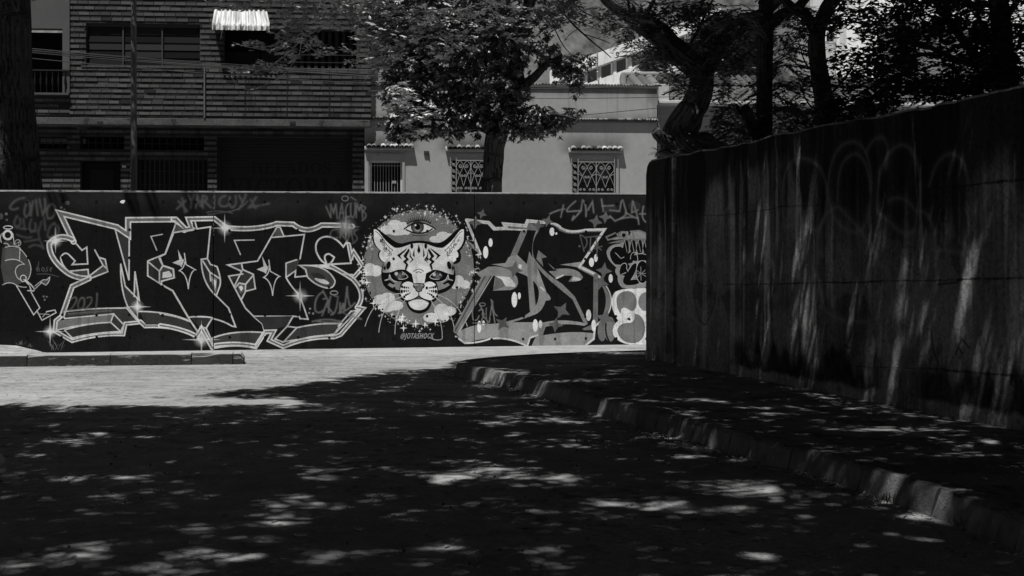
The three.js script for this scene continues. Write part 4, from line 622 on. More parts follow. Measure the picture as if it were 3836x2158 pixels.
{
  const ZH = -0.12, b = thing('plastered_house', 'pale plastered house with tiled hoods over its door and two scroll-grilled windows', 'house', [FP.p0.x, 0, FP.p0.z], FP.a);
  const wallM = plaster(0.225), trim = plaster(0.3);
  const W = FP.rect(1366, 316, 2461, 700, ZH), D = FP.rect(1385, 601, 1507, 700, ZH), A1 = FP.rect(1694, 600, 1822, 700, ZH), A2 = FP.rect(2146, 606, 2304, 700, ZH);
  D.y0 = ST; A1.y0 = ST + .85; A2.y0 = ST + .85; W.y0 = ST;
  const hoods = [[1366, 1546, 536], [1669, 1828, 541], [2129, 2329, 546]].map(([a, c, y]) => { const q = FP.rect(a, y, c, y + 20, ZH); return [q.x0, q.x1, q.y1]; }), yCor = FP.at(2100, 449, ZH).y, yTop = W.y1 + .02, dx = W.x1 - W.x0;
  const skin = paintPanel(W.x0, W.x1, yTop, FP, 110, () => {}, (ctx, c) => {
    const d = ctx.createImageData(c.width, c.height);
    for (let y = 0; y < c.height; y++) for (let x = 0; x < c.width; x++) {
      const X = W.x0 + (x + .5) / c.width * dx, Y = yTop - y / 110;
      let a = .32 + .05 * (fbmR(X * .8, Y * .8, 4) - .5) + .05 * (fbmR(X * 9, Y * 9, 3) - .5) + .03 * (hash(x, y) - .5);
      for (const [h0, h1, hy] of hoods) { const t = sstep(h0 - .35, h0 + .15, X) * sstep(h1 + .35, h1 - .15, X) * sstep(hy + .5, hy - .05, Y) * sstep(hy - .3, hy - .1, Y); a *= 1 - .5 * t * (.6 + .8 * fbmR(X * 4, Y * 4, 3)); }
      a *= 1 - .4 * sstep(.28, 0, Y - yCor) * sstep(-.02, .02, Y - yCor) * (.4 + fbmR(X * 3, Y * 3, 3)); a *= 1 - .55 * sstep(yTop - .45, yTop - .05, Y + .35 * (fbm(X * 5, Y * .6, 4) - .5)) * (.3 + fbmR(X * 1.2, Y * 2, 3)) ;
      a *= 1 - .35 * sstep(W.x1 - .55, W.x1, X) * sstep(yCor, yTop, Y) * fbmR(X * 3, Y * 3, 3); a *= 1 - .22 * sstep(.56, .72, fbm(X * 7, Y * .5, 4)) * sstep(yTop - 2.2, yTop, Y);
      const s = Math.round(255 * (1.055 * Math.pow(clamp(a, .03, .6), 1 / 2.4) - .055)), k = (y * c.width + x) * 4; d.data[k] = d.data[k + 1] = d.data[k + 2] = s; d.data[k + 3] = 255;
    }
    ctx.putImageData(d, 0, 0);
  });
  skin.wrapS = skin.wrapT = THREE.MirroredRepeatWrapping; skin.repeat.set(1 / dx, 1 / yTop); skin.offset.set(-W.x0 / dx, 0);
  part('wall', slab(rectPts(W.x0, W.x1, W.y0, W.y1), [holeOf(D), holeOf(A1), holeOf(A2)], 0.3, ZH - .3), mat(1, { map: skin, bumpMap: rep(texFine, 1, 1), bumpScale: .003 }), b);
  part('side_wall', bx(W.x1 - .3, W.x1 - .002, ST, W.y1 - .01, ZH - 10, ZH - .302), wallM, b);
  part('roof', bx(W.x0, W.x1 - .31, W.y1 - .5, W.y1 - .3, ZH - 10, ZH - .31), concrete(.15), b);
  const tT = [0.5, 0.2, 0.32, 0.1, .4].map((v) => plaster(v));
  { const y = FP.at(2100, 449, ZH).y; part('cornice', slab(rectPts(W.x0, W.x1 + .03, y - .07, y), [], .09, ZH + .001, .01), plaster(.09), b); const c = new THREE.Group(); c.name = 'tile_course'; b.add(c); tileRow(c, W.x0 + .02, W.x1, y + .006, ZH + .0, 104, .11, .12, tT, 0); }
  { const y = W.y1; part('parapet_cap', slab(rectPts(W.x0, W.x1 + .03, y - .085, y), [], .345, ZH - .3 + .002, .01), plaster(.08), b); const c = new THREE.Group(); c.name = 'tile_course'; b.add(c); tileRow(c, W.x0 + .02, W.x1, y + .006, ZH - .26, 92, .31, .06, tT, 0); }
  function hood(px0, px1, py, n) {
    const h = new THREE.Group(); h.name = 'hood'; b.add(h); const q = FP.rect(px0, py + 8, px1, py + 27, ZH);
    part('hood_ledge', slab(rectPts(q.x0, q.x1, q.y0, q.y0 + .055), [], .13, ZH + .001, .008), trim, h); part('hood_ledge', slab([[0, q.y0 + .056], [.13, q.y0 + .056], [.0, q.y0 + .14]], [], .03).rotateY(-Math.PI / 2).translate(q.x0 + .03, 0, ZH), trim, h); 
    part('hood_bed', slab([[0, q.y0 + .057], [.1, q.y0 + .057], [.0, q.y0 + .13]], [], q.x1 - q.x0 - .1).rotateY(-Math.PI / 2).translate(q.x1 - .05, 0, ZH + .002), plaster(.06), h);
    tileRow(h, q.x0 + .06, q.x1 + .02, q.y0 + .12, ZH + .01, n, .15, .42, tileTones);
  }
  hood(1366, 1546, 536, 10); hood(1669, 1828, 541, 9); hood(2129, 2329, 546, 10);
  { const d = new THREE.Group(); d.name = 'door'; b.add(d); recess(d, D, ZH - .5); const f = .05;
    part('frame', merge([bx(D.x0, D.x0 + f, D.y0, D.y1, ZH - .2, ZH - .12), bx(D.x1 - f, D.x1, D.y0, D.y1, ZH - .2, ZH - .12), bx(D.x0 + f, D.x1 - f, D.y1 - f, D.y1, ZH - .2, ZH - .12)]), mat(.5), d);
    part('rail', bx(D.x0 + f, D.x1 - f, D.y1 - .14, D.y1 - .12, ZH - .17, ZH - .155), ironPale, d);
    for (let i = 1; i <= 9; i++) { const x = D.x0 + f + (D.x1 - D.x0 - 2 * f) * i / 10; part('bar', new THREE.CylinderGeometry(.009, .009, D.y1 - D.y0 - f, 6).translate(x, (D.y0 + D.y1 - f) / 2, ZH - .145), ironPale, d); }
    { const q = FP.rect(1468, 677, 1484, 687, ZH - .1); part('lock', bx(q.x0, q.x1, q.y0, q.y1, ZH - .13, ZH - .11), ironPale, d); }
    const t = FP.rect(1372, 568, 1516, 600, ZH); part('surround', merge([bx(t.x0, t.x0 + .06, ST, t.y1 - .05, ZH + .002, ZH + .03), bx(t.x1 - .06, t.x1, ST, t.y1 - .05, ZH + .002, ZH + .03), bx(t.x0 + .06, t.x1 - .06, t.y1 - .11, t.y1 - .05, ZH + .002, ZH + .03)]), trim, d); }
  const spiral = (cx, cy, r, turns, a0, dir, z) => { const p = []; for (let i = 0; i <= 14; i++) { const t = i / 14, a = a0 + dir * turns * Math.PI * 2 * t, q = r * (1 - .82 * t); p.push(V(cx + Math.cos(a) * q, cy + Math.sin(a) * q, z)); } return limb(p, p.map(() => .0075), { seg: 22, sides: 4, knob: 0 }); };
  const arcTube = (pts, r = .0075) => limb(pts, pts.map(() => r), { seg: pts.length * 4, sides: 4, knob: 0 });
  function grille(A, cur) {
    const w = new THREE.Group(); w.name = 'window'; b.add(w); recess(w, A, ZH - .45);
    part('pane', bx(A.x0 + .04, A.x1 - .04, A.y0, A.y1 - .03, ZH - .22, ZH - .21), glassDark, w);
    for (const [u0, u1, v0, v1, t] of cur) part('curtain', bx(A.x0 + (A.x1 - A.x0) * u0, A.x0 + (A.x1 - A.x0) * u1, A.y1 - 1.1 * v1, A.y1 - 1.1 * v0, ZH - .2, ZH - .19), mat(t), w);
    const z = ZH + .07, xl = A.x0 - .05, xr = A.x1 + .07, side = (A.x1 - A.x0) * .115, x0 = A.x0 + side, x1 = A.x1 - .03, xm = (x0 + x1) / 2, yT = A.y1 - .012, yC = A.y1 + .14, H = 0.87, y0 = A.y0;
    for (const [x, m] of [[xl, 1], [x0, 1], [xm, 0], [x1, 1], [xr, 1]]) part('bar', bx(x - .009, x + .009, y0, m ? yC : yT, z - .009, z + .009), ironPale, w);
    part('rail', bx(x0, x1, yT - .011, yT + .011, z - .011, z + .008), ironPale, w); part('rail', bx(xl, xr, yC - .009, yC + .009, z - .012, z + .007), ironPale, w);
    const hw = (xm - x0) / 2;
    for (const c of [x0 + hw, xm + hw]) for (const s of [-1, 1]) {
      const yt = yT - .035, ym = yT - .37, yb = yT - .68;
      part('scroll', arcTube([V(c, yb, z), V(c + s * hw * .5, ym, z), V(c + s * hw * .96, yT - .2, z), V(c + s * hw * .8, yT - .08, z), V(c + s * hw * .5, yT - .02, z), V(c + s * hw * .15, yT - .08, z), V(c, yT - .16, z)]), ironPale, w);
      part('scroll', arcTube([V(c, yT - .16, z), V(c + s * hw * .5, ym, z), V(c + s * hw * .98, yb + .03, z)]), ironPale, w);
      part('scroll', spiral(c + s * hw * .42, yT - .15, .055, 1.6, s > 0 ? Math.PI : 0, s, z), ironPale, w);
      part('scroll', spiral(c + s * .038, ym - .03, .036, 1.4, s > 0 ? Math.PI : 0, s, z), ironPale, w);
      part('scroll', spiral(c + s * hw * .32, yb - .05, .036, 1.4, s > 0 ? Math.PI : 0, s, z), ironPale, w); part('scroll', spiral(c + s * hw * .72, yb - .05, .036, 1.4, s > 0 ? 0 : Math.PI, -s, z), ironPale, w);
      part('scroll', arcTube([V(c + s * hw * .5, ym - .02, z), V(c + s * hw * .8, ym + .03, z), V(c + s * hw, ym + .035, z)]), ironPale, w);
    }
    const c = (xl + x0) / 2; for (let i = 0; i < 5; i++) { part('scroll', spiral(c + .01, yT - .12 - i * .16, .045, 1.5, Math.PI, i % 2 ? 1 : -1, z), ironPale, w); part('scroll', arcTube([V(xl + .01, yT - .04 - i * .16, z), V(c, yT - .1 - i * .16, z), V(x0 - .01, yT - .18 - i * .16, z)]), ironPale, w); }
    part('sill', bx(xl - .03, xr + .03, y0 - .06, y0 - .002, ZH + .001, ZH + .11), trim, w);
  }
  grille(A1, [[.1, .34, .04, 1, .05], [.38, .95, .03, .3, .035]]); grille(A2, [[.12, .48, .06, .5, .06], [.56, .9, .05, .44, .085], [.12, .9, .52, .56, .03]]);
  { const q = FP.rect(1588, 566, 1607, 581, ZH); const m = new THREE.Group(); m.name = 'lamp_box'; b.add(m); part('box', slab(rectPts(q.x0, q.x1, q.y0, q.y1), [], .05, ZH + .001, .01), mat(.04), m); part('lead', limb([V(q.x1 - .03, q.y0, ZH + .03), V(q.x1 - .02, q.y0 - .08, ZH + .02), V(q.x1 + .03, q.y0 - .16, ZH + .008)], [.006, .006, .004], { sides: 5, knob: 0 }), mat(.1), m); }
}
// low house beyond, on the right
{
  const Z = -0.9, b = thing('tiled_house', 'low pale house with a dark tiled roof and bright eaves, half hidden behind the trees', 'house', [FP.p0.x, 0, FP.p0.z], FP.a);
  const W = FP.rect(2464, 405, 4300, 700, Z); W.y0 = ST;
  const win = FP.rect(3020, 470, 3170, 600, Z); win.y0 = ST + .9;
  part('wall', slab(rectPts(W.x0, W.x1, ST, W.y1), [holeOf(win)], .3, Z - .3), plaster(.24), b); recess(b, win, Z - .5);
  part('bars', merge([0, 1, 2, 3, 4, 5, 6, 7].map((i) => { const x = win.x0 + (win.x1 - win.x0) * (i + .5) / 8; return bx(x - .012, x + .012, win.y0, win.y1, Z - .1, Z - .076); })), ironPale, b);
  const e = FP.rect(2466, 391, 4300, 407, Z + .45); part('eaves', slab(rectPts(e.x0, W.x1, W.y1 + .002, W.y1 + .09), [], .8, Z - .28, .015), plaster(.5), b);
  const u = FP.rect(2466, 318, 4300, 391, Z); part('parapet', slab(rectPts(W.x0, W.x1, W.y1 + .091, u.y1 - .1), [], .3, Z - .3), plaster(.2), b);
  { const c = FP.rect(2466, 318, 2510, 391, Z); part('pillar', slab(rectPts(c.x0, c.x1 - .06, W.y1 + .092, c.y1), [], .2, Z - .05, .01), plaster(.42), b); }
  const hM = mat(.01); for (let i = 0; i < 12; i++) { const q = FP.at(2480 + i * 23, 367, Z + .12); const o = part('drain_hole', new THREE.CylinderGeometry(.03, .03, .02, 8).rotateX(Math.PI / 2), hM, b); o.position.set(q.x, q.y, Z + .005); }
  // roof: round tiles down the slope, and a hip ridge on the left
  const r0 = FP.at(2490, 322, Z).x, yR = u.y1 - .12, tones = [0.05, 0.035, 0.075, 0.045].map((v) => plaster(v)), roof = new THREE.Group(); roof.name = 'roof'; b.add(roof);
  part('roof_deck', boxUV(new THREE.BoxGeometry(W.x1 - r0, .05, 1.25).rotateX(.36).translate((W.x1 + r0) / 2, yR + .20, Z - .72)), plaster(.06), roof);
  const g = barrel(.1, 1.2, .015, 6);
  for (let i = 0; i < 50; i++) for (let j = 0; j < 1; j++) { const o = part('tile', g, tones[Math.floor(hash(i, j) * 4)], roof); o.position.set(r0 + .12 + i * .225, yR + .44, Z - 1.32); o.rotation.x = .36 + .02 * (hash(j, i) - .5); }
}
{ // tiled roof corner over the house's parapet
  const b = thing('tiled_roof_hut', 'small roof of big round clay tiles with a mortared ridge above the parapet', 'roof', [FP.p0.x, 0, FP.p0.z], FP.a);
  const Z = -4.0, q = FP.rect(2345, 262, 2640, 322, Z), t = [0.12, 0.09, 0.15].map((v) => plaster(v)), n = 8, p = (q.x1 - q.x0 - .3) / n, g = barrel(p * .55, 1.3, .02, 8);
  part('wall', bx(q.x0 + .1, q.x1 + 1, ST, q.y0 - .12, Z - 1.8, Z - .2), plaster(.3), b);
  part('roof_deck', boxUV(new THREE.BoxGeometry(q.x1 - q.x0 + .4, .05, 1.3).rotateX(.5).translate((q.x0 + q.x1) / 2 + .2, (q.y0 + q.y1) / 2 - .24, Z - .35)), plaster(.1), b);
  for (let i = 0; i < n + 3; i++) { const o = part('tile', g, t[i % 3], b); o.position.set(q.x0 + .35 + p * i, q.y1 - .12, Z - 1.0); o.rotation.set(.5, 0, 0); o.rotation.order = 'YXZ'; o.rotation.y = .18; }
  part('ridge', limb([V(q.x0 + .05, q.y1 - .02, Z - 1.0), V(q.x1 + .6, q.y1 + .0, Z - 1.0)], [.1, .1], { sides: 10, knob: .1 }), plaster(.2), b);
  part('ridge', limb([V(q.x0 + .1, q.y1 - .03, Z - 1.0), V(q.x0 - .02, q.y0 + .1, Z - .4), V(q.x0 - .1, q.y0 - .05, Z + .2)], [.11, .11, .1], { sides: 10, knob: .12 }), plaster(.12), b);
}
// white building that climbs the slope
{
  const d = 58, P = new Plane(V(0, 0, -d), 0), b = thing('white_building', 'white concrete building stepping up the slope with square openings between pillars', 'building', [0, 0, -d]);
  const m = plaster(.82), ex = (pts, z, dep, mm, name) => part(name, slab(pts.map(([x, y]) => { const q = P.at(x, y); return [q.x, q.y]; }), [], dep, z), mm, b);
  const T = (x) => 208 - .367 * (x - 2215), B = (x) => T(x) + 50, C = (x) => T(x) + 100;             // top, head and foot of the openings
  ex([[2060, B(2060)], [2700, B(2700)], [2700, T(2700)], [2060, T(2060)]], -.5, .6, m, 'parapet');
  ex([[2060, 420], [2700, 420], [2700, C(2700)], [2060, C(2060)]], -.5, .5, m, 'lower_wall');
  for (const x of [2075, 2133, 2188, 2240, 2297, 2355, 2410, 2465, 2520, 2575, 2630]) { ex([[x, C(x) + 4], [x + 13, C(x + 13) + 4], [x + 13, B(x + 13) - 4], [x, B(x) - 4]], -.48, .42, plaster(.62), 'pillar');
    ex([[x + 15, C(x + 15) + 3], [x + 54, C(x + 54) + 3], [x + 54, B(x + 54) - 3], [x + 15, B(x + 15) - 3]], -.95, .06, mat(.035), 'window');
    if (x === 2297) for (let i = 0; i < 6; i++) { const X = x + 18 + i * 6; ex([[X, C(X) + 2], [X + 1.4, C(X) + 2], [X + 1.4, B(X) - 2], [X, B(X) - 2]], -.6, .03, mat(.2), 'bar'); } }
  ex([[2060, 420], [2700, 420], [2700, T(2700)], [2060, T(2060)]], -6, 4.9, mat(.3), 'back_wall');
  { const q = P.at(2312, 202); const o = part('ring_mark', new THREE.TorusGeometry(.062, .012, 6, 16), mat(.05), b); o.position.set(q.x, q.y, .112); }
  ex([[2235, 305], [2238, 305], [2238, 196], [2235, 196]], .11, .04, mat(.25), 'pipe');
}
{
  const d = 52, P = new Plane(V(0, 0, -d), -0.12); P.p0.set(0, 0, -d);
  const b = thing('white_apartment_block', 'tall white block seen in pieces through the leaves at upper right', 'building', [0, 0, -d], -0.12);
  const A = P.rect(3088, -700, 4600, 320), S = P.rect(3040, -700, 3090, 320), w = P.rect(3096, 118, 3126, 156), k = P.rect(3096, 176, 3126, 268);
  const m = plaster(.86), g2 = plaster(.55);
  const wins = [w]; for (let i = 1; i < 6; i++) for (let j = -1; j < 1; j++) wins.push({ x0: w.x0 + i * 2.6, x1: w.x1 + i * 2.6 + .5, y0: w.y0 + 3 * j, y1: w.y1 + 3 * j + .3 });
  part('wall', slab(rectPts(A.x0, A.x1, ST, A.y1), wins.map(holeOf), .4, -.4), m, b); part('side_wall', bx(S.x0, S.x1 - .01, ST, A.y1, -9, -.45), g2, b); part('pilaster', bx(k.x0 - .1, k.x1 + .02, ST, w.y0 - .1, .002, .12), g2, b);
  for (const r of wins) { const q = new THREE.Group(); q.name = 'window'; b.add(q); part('pane', bx(r.x0 + .03, r.x1 - .03, r.y0 + .03, r.y1 - .03, -.3, -.27), mat(.05, { roughness: .2 }), q); part('frame', merge([bx(r.x0, r.x0 + .03, r.y0, r.y1, -.3, -.2), bx(r.x1 - .03, r.x1, r.y0, r.y1, -.3, -.2), bx((r.x0 + r.x1) / 2 - .012, (r.x0 + r.x1) / 2 + .012, r.y0, r.y1, -.26, -.24), bx(r.x0 + .03, r.x1 - .03, (r.y0 + r.y1) / 2 - .012, (r.y0 + r.y1) / 2 + .012, -.26, -.235)]), mat(.3), q); part('sill', bx(r.x0 - .05, r.x1 + .05, r.y0 - .06, r.y0 - .002, -.1, .06), g2, q); }
  { const q = P.rect(3288, 40, 3330, 96); part('balcony_slab', bx(q.x0, q.x1 + 3, q.y0 - .15, q.y0, .002, .9), g2, b); part('balcony_front', bx(q.x0, q.x1 + 3, q.y0 + .001, q.y0 + .9, .78, .88), m, b); }
}
// ---------------------------------------------------------------- pole and overhead cables
{
  const p = at(501, 700, 30.5), pole = thing('utility_pole', 'slim grey concrete pole with stencilled white marks in front of the striped brick building', 'pole', [p.x, ST, p.z]);
  const c = document.createElement('canvas'); c.width = 128; c.height = 1024; const x = c.getContext('2d'); x.fillStyle = 'rgb(98,98,98)'; x.fillRect(0, 0, 128, 1024);
  { let s = seed; seed = 5; for (let i = 0; i < 2600; i++) { x.fillStyle = `rgba(${rnd() < .5 ? '60,60,60' : '130,130,130'},.12)`; x.fillRect(rr(0, 128), rr(0, 1024), rr(1, 6), rr(4, 40)); } seed = s; }
  const t = new THREE.CanvasTexture(c); t.colorSpace = THREE.SRGBColorSpace; t.wrapS = t.wrapT = THREE.RepeatWrapping;
  part('shaft', new THREE.CylinderGeometry(.055, .078, 8, 16, 8).translate(0, 4, 0), mat(1, { map: t, roughness: .8 }), pole);
  const mk = mat(.5); for (const [py, h] of [[628, 8], [643, 8], [660, 8], [676, 10], [692, 8], [707, 7]]) { const q = at(488, py, 30.42); const o = part('stencil_mark', new THREE.CylinderGeometry(.0785, .0785, h * .0061, 6, 1, true, -0.9, 0.28), mk, pole); o.position.set(0, q.y - ST, 0); o.scale.setScalar(1.003); o.scale.y = 1; }
  part('collar', new THREE.CylinderGeometry(.075, .075, .08, 12).translate(0, 6.6, 0), mat(.1, { metalness: .5, roughness: .5 }), pole);
}
{
  const cm = mat(.05, { roughness: .6 });
  const cable = (a, bq, sag, r, label) => { const p = []; for (let i = 0; i <= 10; i++) { const t = i / 10, v = a.clone().lerp(bq, t); v.y -= sag * 4 * t * (1 - t); p.push(v); } solo('overhead_cable', limb(p, p.map(() => r), { seg: 20, sides: 5, knob: 0 }), cm, label, 'cable', { group: 'overhead cables' }); };
  [[178, 232], [184, 240], [190, 230], [196, 236], [180, 222], [215, 268]].forEach(([a, b], i) => cable(at(-300, a - 40, 31.2 + i * .12), at(1700, b + 60, 33.0 + i * .1), .12, .008 + (i % 2) * .003, ['topmost thin cable of the bundle sagging across the striped brick building', 'second thin cable from the top of the bundle across the brick building', 'thin cable in the middle of the bundle across the brick building', 'fourth thin cable down in the bundle across the brick building', 'thin cable hung behind the others of the bundle by the pole', 'lowest cable of the bundle, apart from the rest under the long window'][i]));
  cable(at(1380, 342, 34.2), at(2480, 322, 34.0), .02, .014, 'dark cable just under the parapet cap of the pale house'); cable(at(1390, 358, 33.5), at(3100, 340, 30), .12, .008, 'thin cable across the middle of the pale upper wall'); cable(at(1900, 460, 33), at(3200, 340, 28), -.02, .008, 'thin cable rising to the right across the pale house'); cable(at(2430, 442, 33), at(3300, 380, 26), 0, .009, 'cable leaving the corner of the pale house towards the trees'); cable(at(2300, -6, 40), at(3000, 18, 38), .1, .014, 'cable against the hillside at the top of the view');
}
// ---------------------------------------------------------------- leaves
function leafGeo(list) {          // list of [base, tip, side vector half-width, sag] -> folded four-triangle leaves
  const pos = [], uv = [];
  for (const [b, t, s, sag] of list) {
    const m = b.clone().lerp(t, 0.45); m.y -= sag; const l = m.clone().add(s), r = m.clone().sub(s); l.y += sag * 0.6; r.y += sag * 0.6;
    for (const q of [b, m, l, l, m, t, b, r, m, m, r, t]) { pos.push(q.x, q.y, q.z); uv.push(0, 0); }
  }
  const g = new THREE.BufferGeometry(); g.setAttribute('position', new THREE.Float32BufferAttribute(pos, 3)); g.setAttribute('uv', new THREE.Float32BufferAttribute(uv, 2)); g.computeVertexNormals(); return g;
}
function feather(L, pairs, ll, lw) {     // a feathered leaf stalk
  const out = []; for (let i = 0; i < pairs; i++) { const x = L * (0.12 + 0.88 * i / (pairs - 1)), y = -0.35 * L * (i / pairs) ** 2, k = Math.sin(Math.PI * (0.18 + 0.75 * i / pairs)); for (const s of [-1, 1]) { const b = V(x, y, 0), t = V(x + ll * .45 * k, y - ll * .3 * k + rr(-.01, .01), s * ll * k); out.push([b, t, V(lw * .5, 0, -s * lw * .15), lw * .15]); } }
  out.push([V(0, .003, 0), V(L, -.33 * L, 0), V(0, 0, .004), 0]); return leafGeo(out);
}
function bunch(n, ll, lw, spread, droop) {   // a tuft of leaves round a twig end
  const out = []; for (let i = 0; i < n; i++) { const a = i / n * Math.PI * 2 + rr(-.4, .4), b = V(rr(-.3, .3) * spread, rr(-.4, .4) * spread, rr(-.3, .3) * spread), d = V(Math.cos(a), droop + rr(-.25, .25), Math.sin(a)).normalize(), q = rr(.75, 1.15); out.push([b, b.clone().addScaledVector(d, ll * q), V(-d.z, rr(-.4, .4), d.x).normalize().multiplyScalar(lw * .5 * q), lw * .2]); }
  return leafGeo(out);
}
const LEAF = { feather: feather(0.36, 9, 0.12, 0.042), plume: feather(0.3, 11, 0.075, 0.03), broad: bunch(7, 0.19, 0.085, 0.1, -0.9), flat: bunch(7, 0.15, 0.07, 0.12, -0.1), small: bunch(11, 0.085, 0.042, 0.16, -0.2), tiny: bunch(12, 0.13, 0.07, 0.25, 0), clump: bunch(18, 0.1, 0.045, 0.2, -0.15) };
const leafMat = (v, o = {}) => new THREE.MeshStandardMaterial({ color: new THREE.Color(v, v, v), roughness: 0.42, side: THREE.DoubleSide, ...o });
const M4 = new THREE.Matrix4(), Q4 = new THREE.Quaternion(), E4 = new THREE.Euler();
function crown(parent, items, geo, m, name = 'crown') {      // items: {p, yaw, pitch, roll, s, c}
  const im = new THREE.InstancedMesh(geo, m, items.length); im.name = name; im.userData.kind = 'stuff'; shade(im);
  const c = new THREE.Color();
  items.forEach((it, i) => { E4.set(it.roll ?? rr(-.35, .35), it.yaw ?? rr(0, 6.283), it.pitch ?? rr(-.45, .25), 'YZX'); M4.compose(it.p, Q4.setFromEuler(E4), V(1, 1, 1).multiplyScalar(it.s ?? rr(.75, 1.25))); im.setMatrixAt(i, M4); const v = it.c ?? rr(.6, 1.3); im.setColorAt(i, c.setRGB(v, v, v)); });
  im.instanceMatrix.needsUpdate = true; if (im.instanceColor) im.instanceColor.needsUpdate = true; parent.add(im); return im;
}
const blobItems = (px, py, d, rx, ry, rz, n, o = {}) => { const out = []; for (let i = 0; i < n; i++) { let x, y, z, q; do { x = rr(-1, 1); y = rr(-1, 1); z = rr(-1, 1); q = x * x + y * y + z * z; } while (q > 1 || (o.shell && q < o.shell && rnd() < .8)); const p = at(px + x * rx, py + y * ry, d); p.z += z * rz; out.push({ p, c: rr(.55, 1.35), ...(o.s ? { s: o.s * rr(.75, 1.25) } : {}) }); } return out; };
const own = (o, pts) => pts.map((p) => p.clone().sub(o.position));
const local = (o, items) => items.map((it) => ({ ...it, p: it.p.clone().sub(o.position) }));
const inView = (p, m = 70) => { const d = -p.z; if (d < 0.3) return false; const x = CX + p.x / d * F, y = HOR - (p.y - EYE) / d * F; return x > -m && x < 3836 + m && y > -m && y < 2158 + m; };
const trunkM = bark(0.075), trunkDark = bark(0.045), trunkPale = bark(0.13), twigM = mat(0.16, { roughness: .8 });
let twigN = 0;
function twigs(o, list, m = twigM) { for (const [pts, r0, r1] of list) part('branch', limb(own(o, pts), pts.map((_, i) => r0 + (r1 - r0) * i / (pts.length - 1)), { sides: 5, knob: .15, s: ++twigN, cap: false }), m, o); }

// ---------------------------------------------------------------- the trees in view
const tB = (() => { const p = at(20, 740, 27); return thing('tree', 'huge dark tree trunk at the left edge, behind the end of the painted wall', 'tree', [p.x, ST, p.z]); })();
part('trunk', limb(own(tB, [at(10, 860, 27), at(14, 720, 27), at(6, 500, 27), at(-4, 250, 27), at(-8, 0, 27), at(-10, -300, 27), at(30, -560, 27)]), [.85, .74, .68, .64, .62, .6, .45], { sides: 22, seg: 60, knob: .035, s: 2 }), bark(0.05, { bumpScale: .05 }), tB);
{
  const top = at(-10, -300, 27), L = (pts, r0, r1) => part('branch', limb(own(tB, pts), pts.map((_, i) => r0 + (r1 - r0) * i / (pts.length - 1)), { sides: 8, s: ++twigN }), trunkM, tB);
  L([top, at(300, -480, 26.5), at(800, -420, 26), at(1150, -180, 25.6)], .28, .06); L([top, at(-300, -600, 24), at(-200, -800, 21)], .3, .06); L([top, at(400, -800, 25), at(900, -1000, 24)], .26, .05); L([top, at(-500, -500, 28), at(-900, -700, 29)], .26, .05);
  const items = [];
  for (let i = 0; i < 4600; i++) { const a = rr(0, 6.283), r = Math.sqrt(rnd()) * 6.2, p = V(tB.position.x + Math.cos(a) * r + .2, 8.2 + rr(0, 3.6) - r * .14, tB.position.z + 2.0 + Math.sin(a) * r * .85); if (!inView(p, 30) && p.z - (p.y - 2.75) * .344 < -22.42 - .2176 * (p.x + 8.6) - .5) items.push({ p }); }
  crown(tB, local(tB, items), LEAF.feather, leafMat(.08));
  // sprays hanging into the view before the brick front
  const D = 25.6, hang = [
    [[at(1150, -180, D), at(1146, 0, D), at(1136, 60, D), at(1131, 130, D), at(1121, 210, D)], .028, .007], [[at(1134, 90, D), at(1060, 150, D), at(1000, 175, D), at(940, 178, D), at(872, 158, D)], .014, .005], [[at(1128, 150, D), at(1060, 215, D), at(1000, 250, D), at(930, 262, D), at(858, 268, D)], .016, .005], [[at(1136, 70, D), at(1080, 75, D), at(1040, 50, D), at(1022, 40, D)], .01, .004], [[at(1130, 140, D), at(1180, 190, D), at(1230, 200, D), at(1262, 206, D)], .01, .004], [[at(1140, 40, D), at(1220, 60, D), at(1290, 40, D), at(1350, 80, D), at(1400, 150, D)], .014, .005],
    [[at(866, 285, D), at(885, 315, D), at(920, 334, D), at(960, 332, D), at(1010, 310, D), at(1040, 296, D)], .006, .006], [[at(1000, -60, D), at(930, 10, D), at(860, 24, D), at(800, 18, D), at(765, 0, D)], .014, .005], [[at(1300, -80, D), at(1310, 60, D), at(1340, 160, D), at(1330, 250, D)], .014, .005], [[at(1140, 20, D), at(1090, 15, D), at(1045, 70, D)], .008, .004], [[at(1121, 200, D), at(1080, 260, D), at(1040, 300, D)], .008, .004], [[at(1390, 230, D), at(1412, 250, D), at(1400, 300, D), at(1425, 335, D), at(1432, 375, D)], .008, .004], [[at(1420, 250, D), at(1380, 280, D), at(1360, 320, D)], .006, .004]];
  twigs(tB, hang, mat(.3, { roughness: .75 }));
  let sp = [];
  for (const [x, y, rx, ry, n] of [[960, 172, 90, 14, 26], [920, 262, 75, 16, 34], [1010, 248, 60, 22, 34], [1075, 190, 50, 40, 46], [1110, 110, 50, 50, 40], [1060, 60, 55, 35, 26], [1180, 60, 80, 50, 60], [1150, 150, 60, 40, 40], [1215, 195, 50, 26, 20], [860, 18, 85, 14, 26], [950, 10, 70, 16, 20], [1280, 60, 90, 60, 80], [1370, 90, 60, 90, 110], [1330, 190, 45, 55, 30], [1420, 150, 60, 90, 130], [1240, 10, 150, 40, 70], [1430, 30, 90, 60, 110], [1395, 235, 30, 20, 14], [1130, 10, 100, 30, 40], [1052, 120, 50, 30, 26], [1500, 120, 90, 110, 90], [1600, 80, 110, 80, 90], [1720, 110, 120, 110, 90], [1840, 60, 110, 70, 80], [1960, 90, 80, 80, 50], [1650, 200, 100, 50, 36], [1450, 200, 50, 60, 40]]) sp.push(...blobItems(x, y, D, rx, ry, .45, Math.round(n * .75)));
  crown(tB, local(tB, sp.map((i) => ({ ...i, s: rr(.45, .85) }))), LEAF.flat, leafMat(.3, { roughness: .36 }), 'leaf_sprays');
}
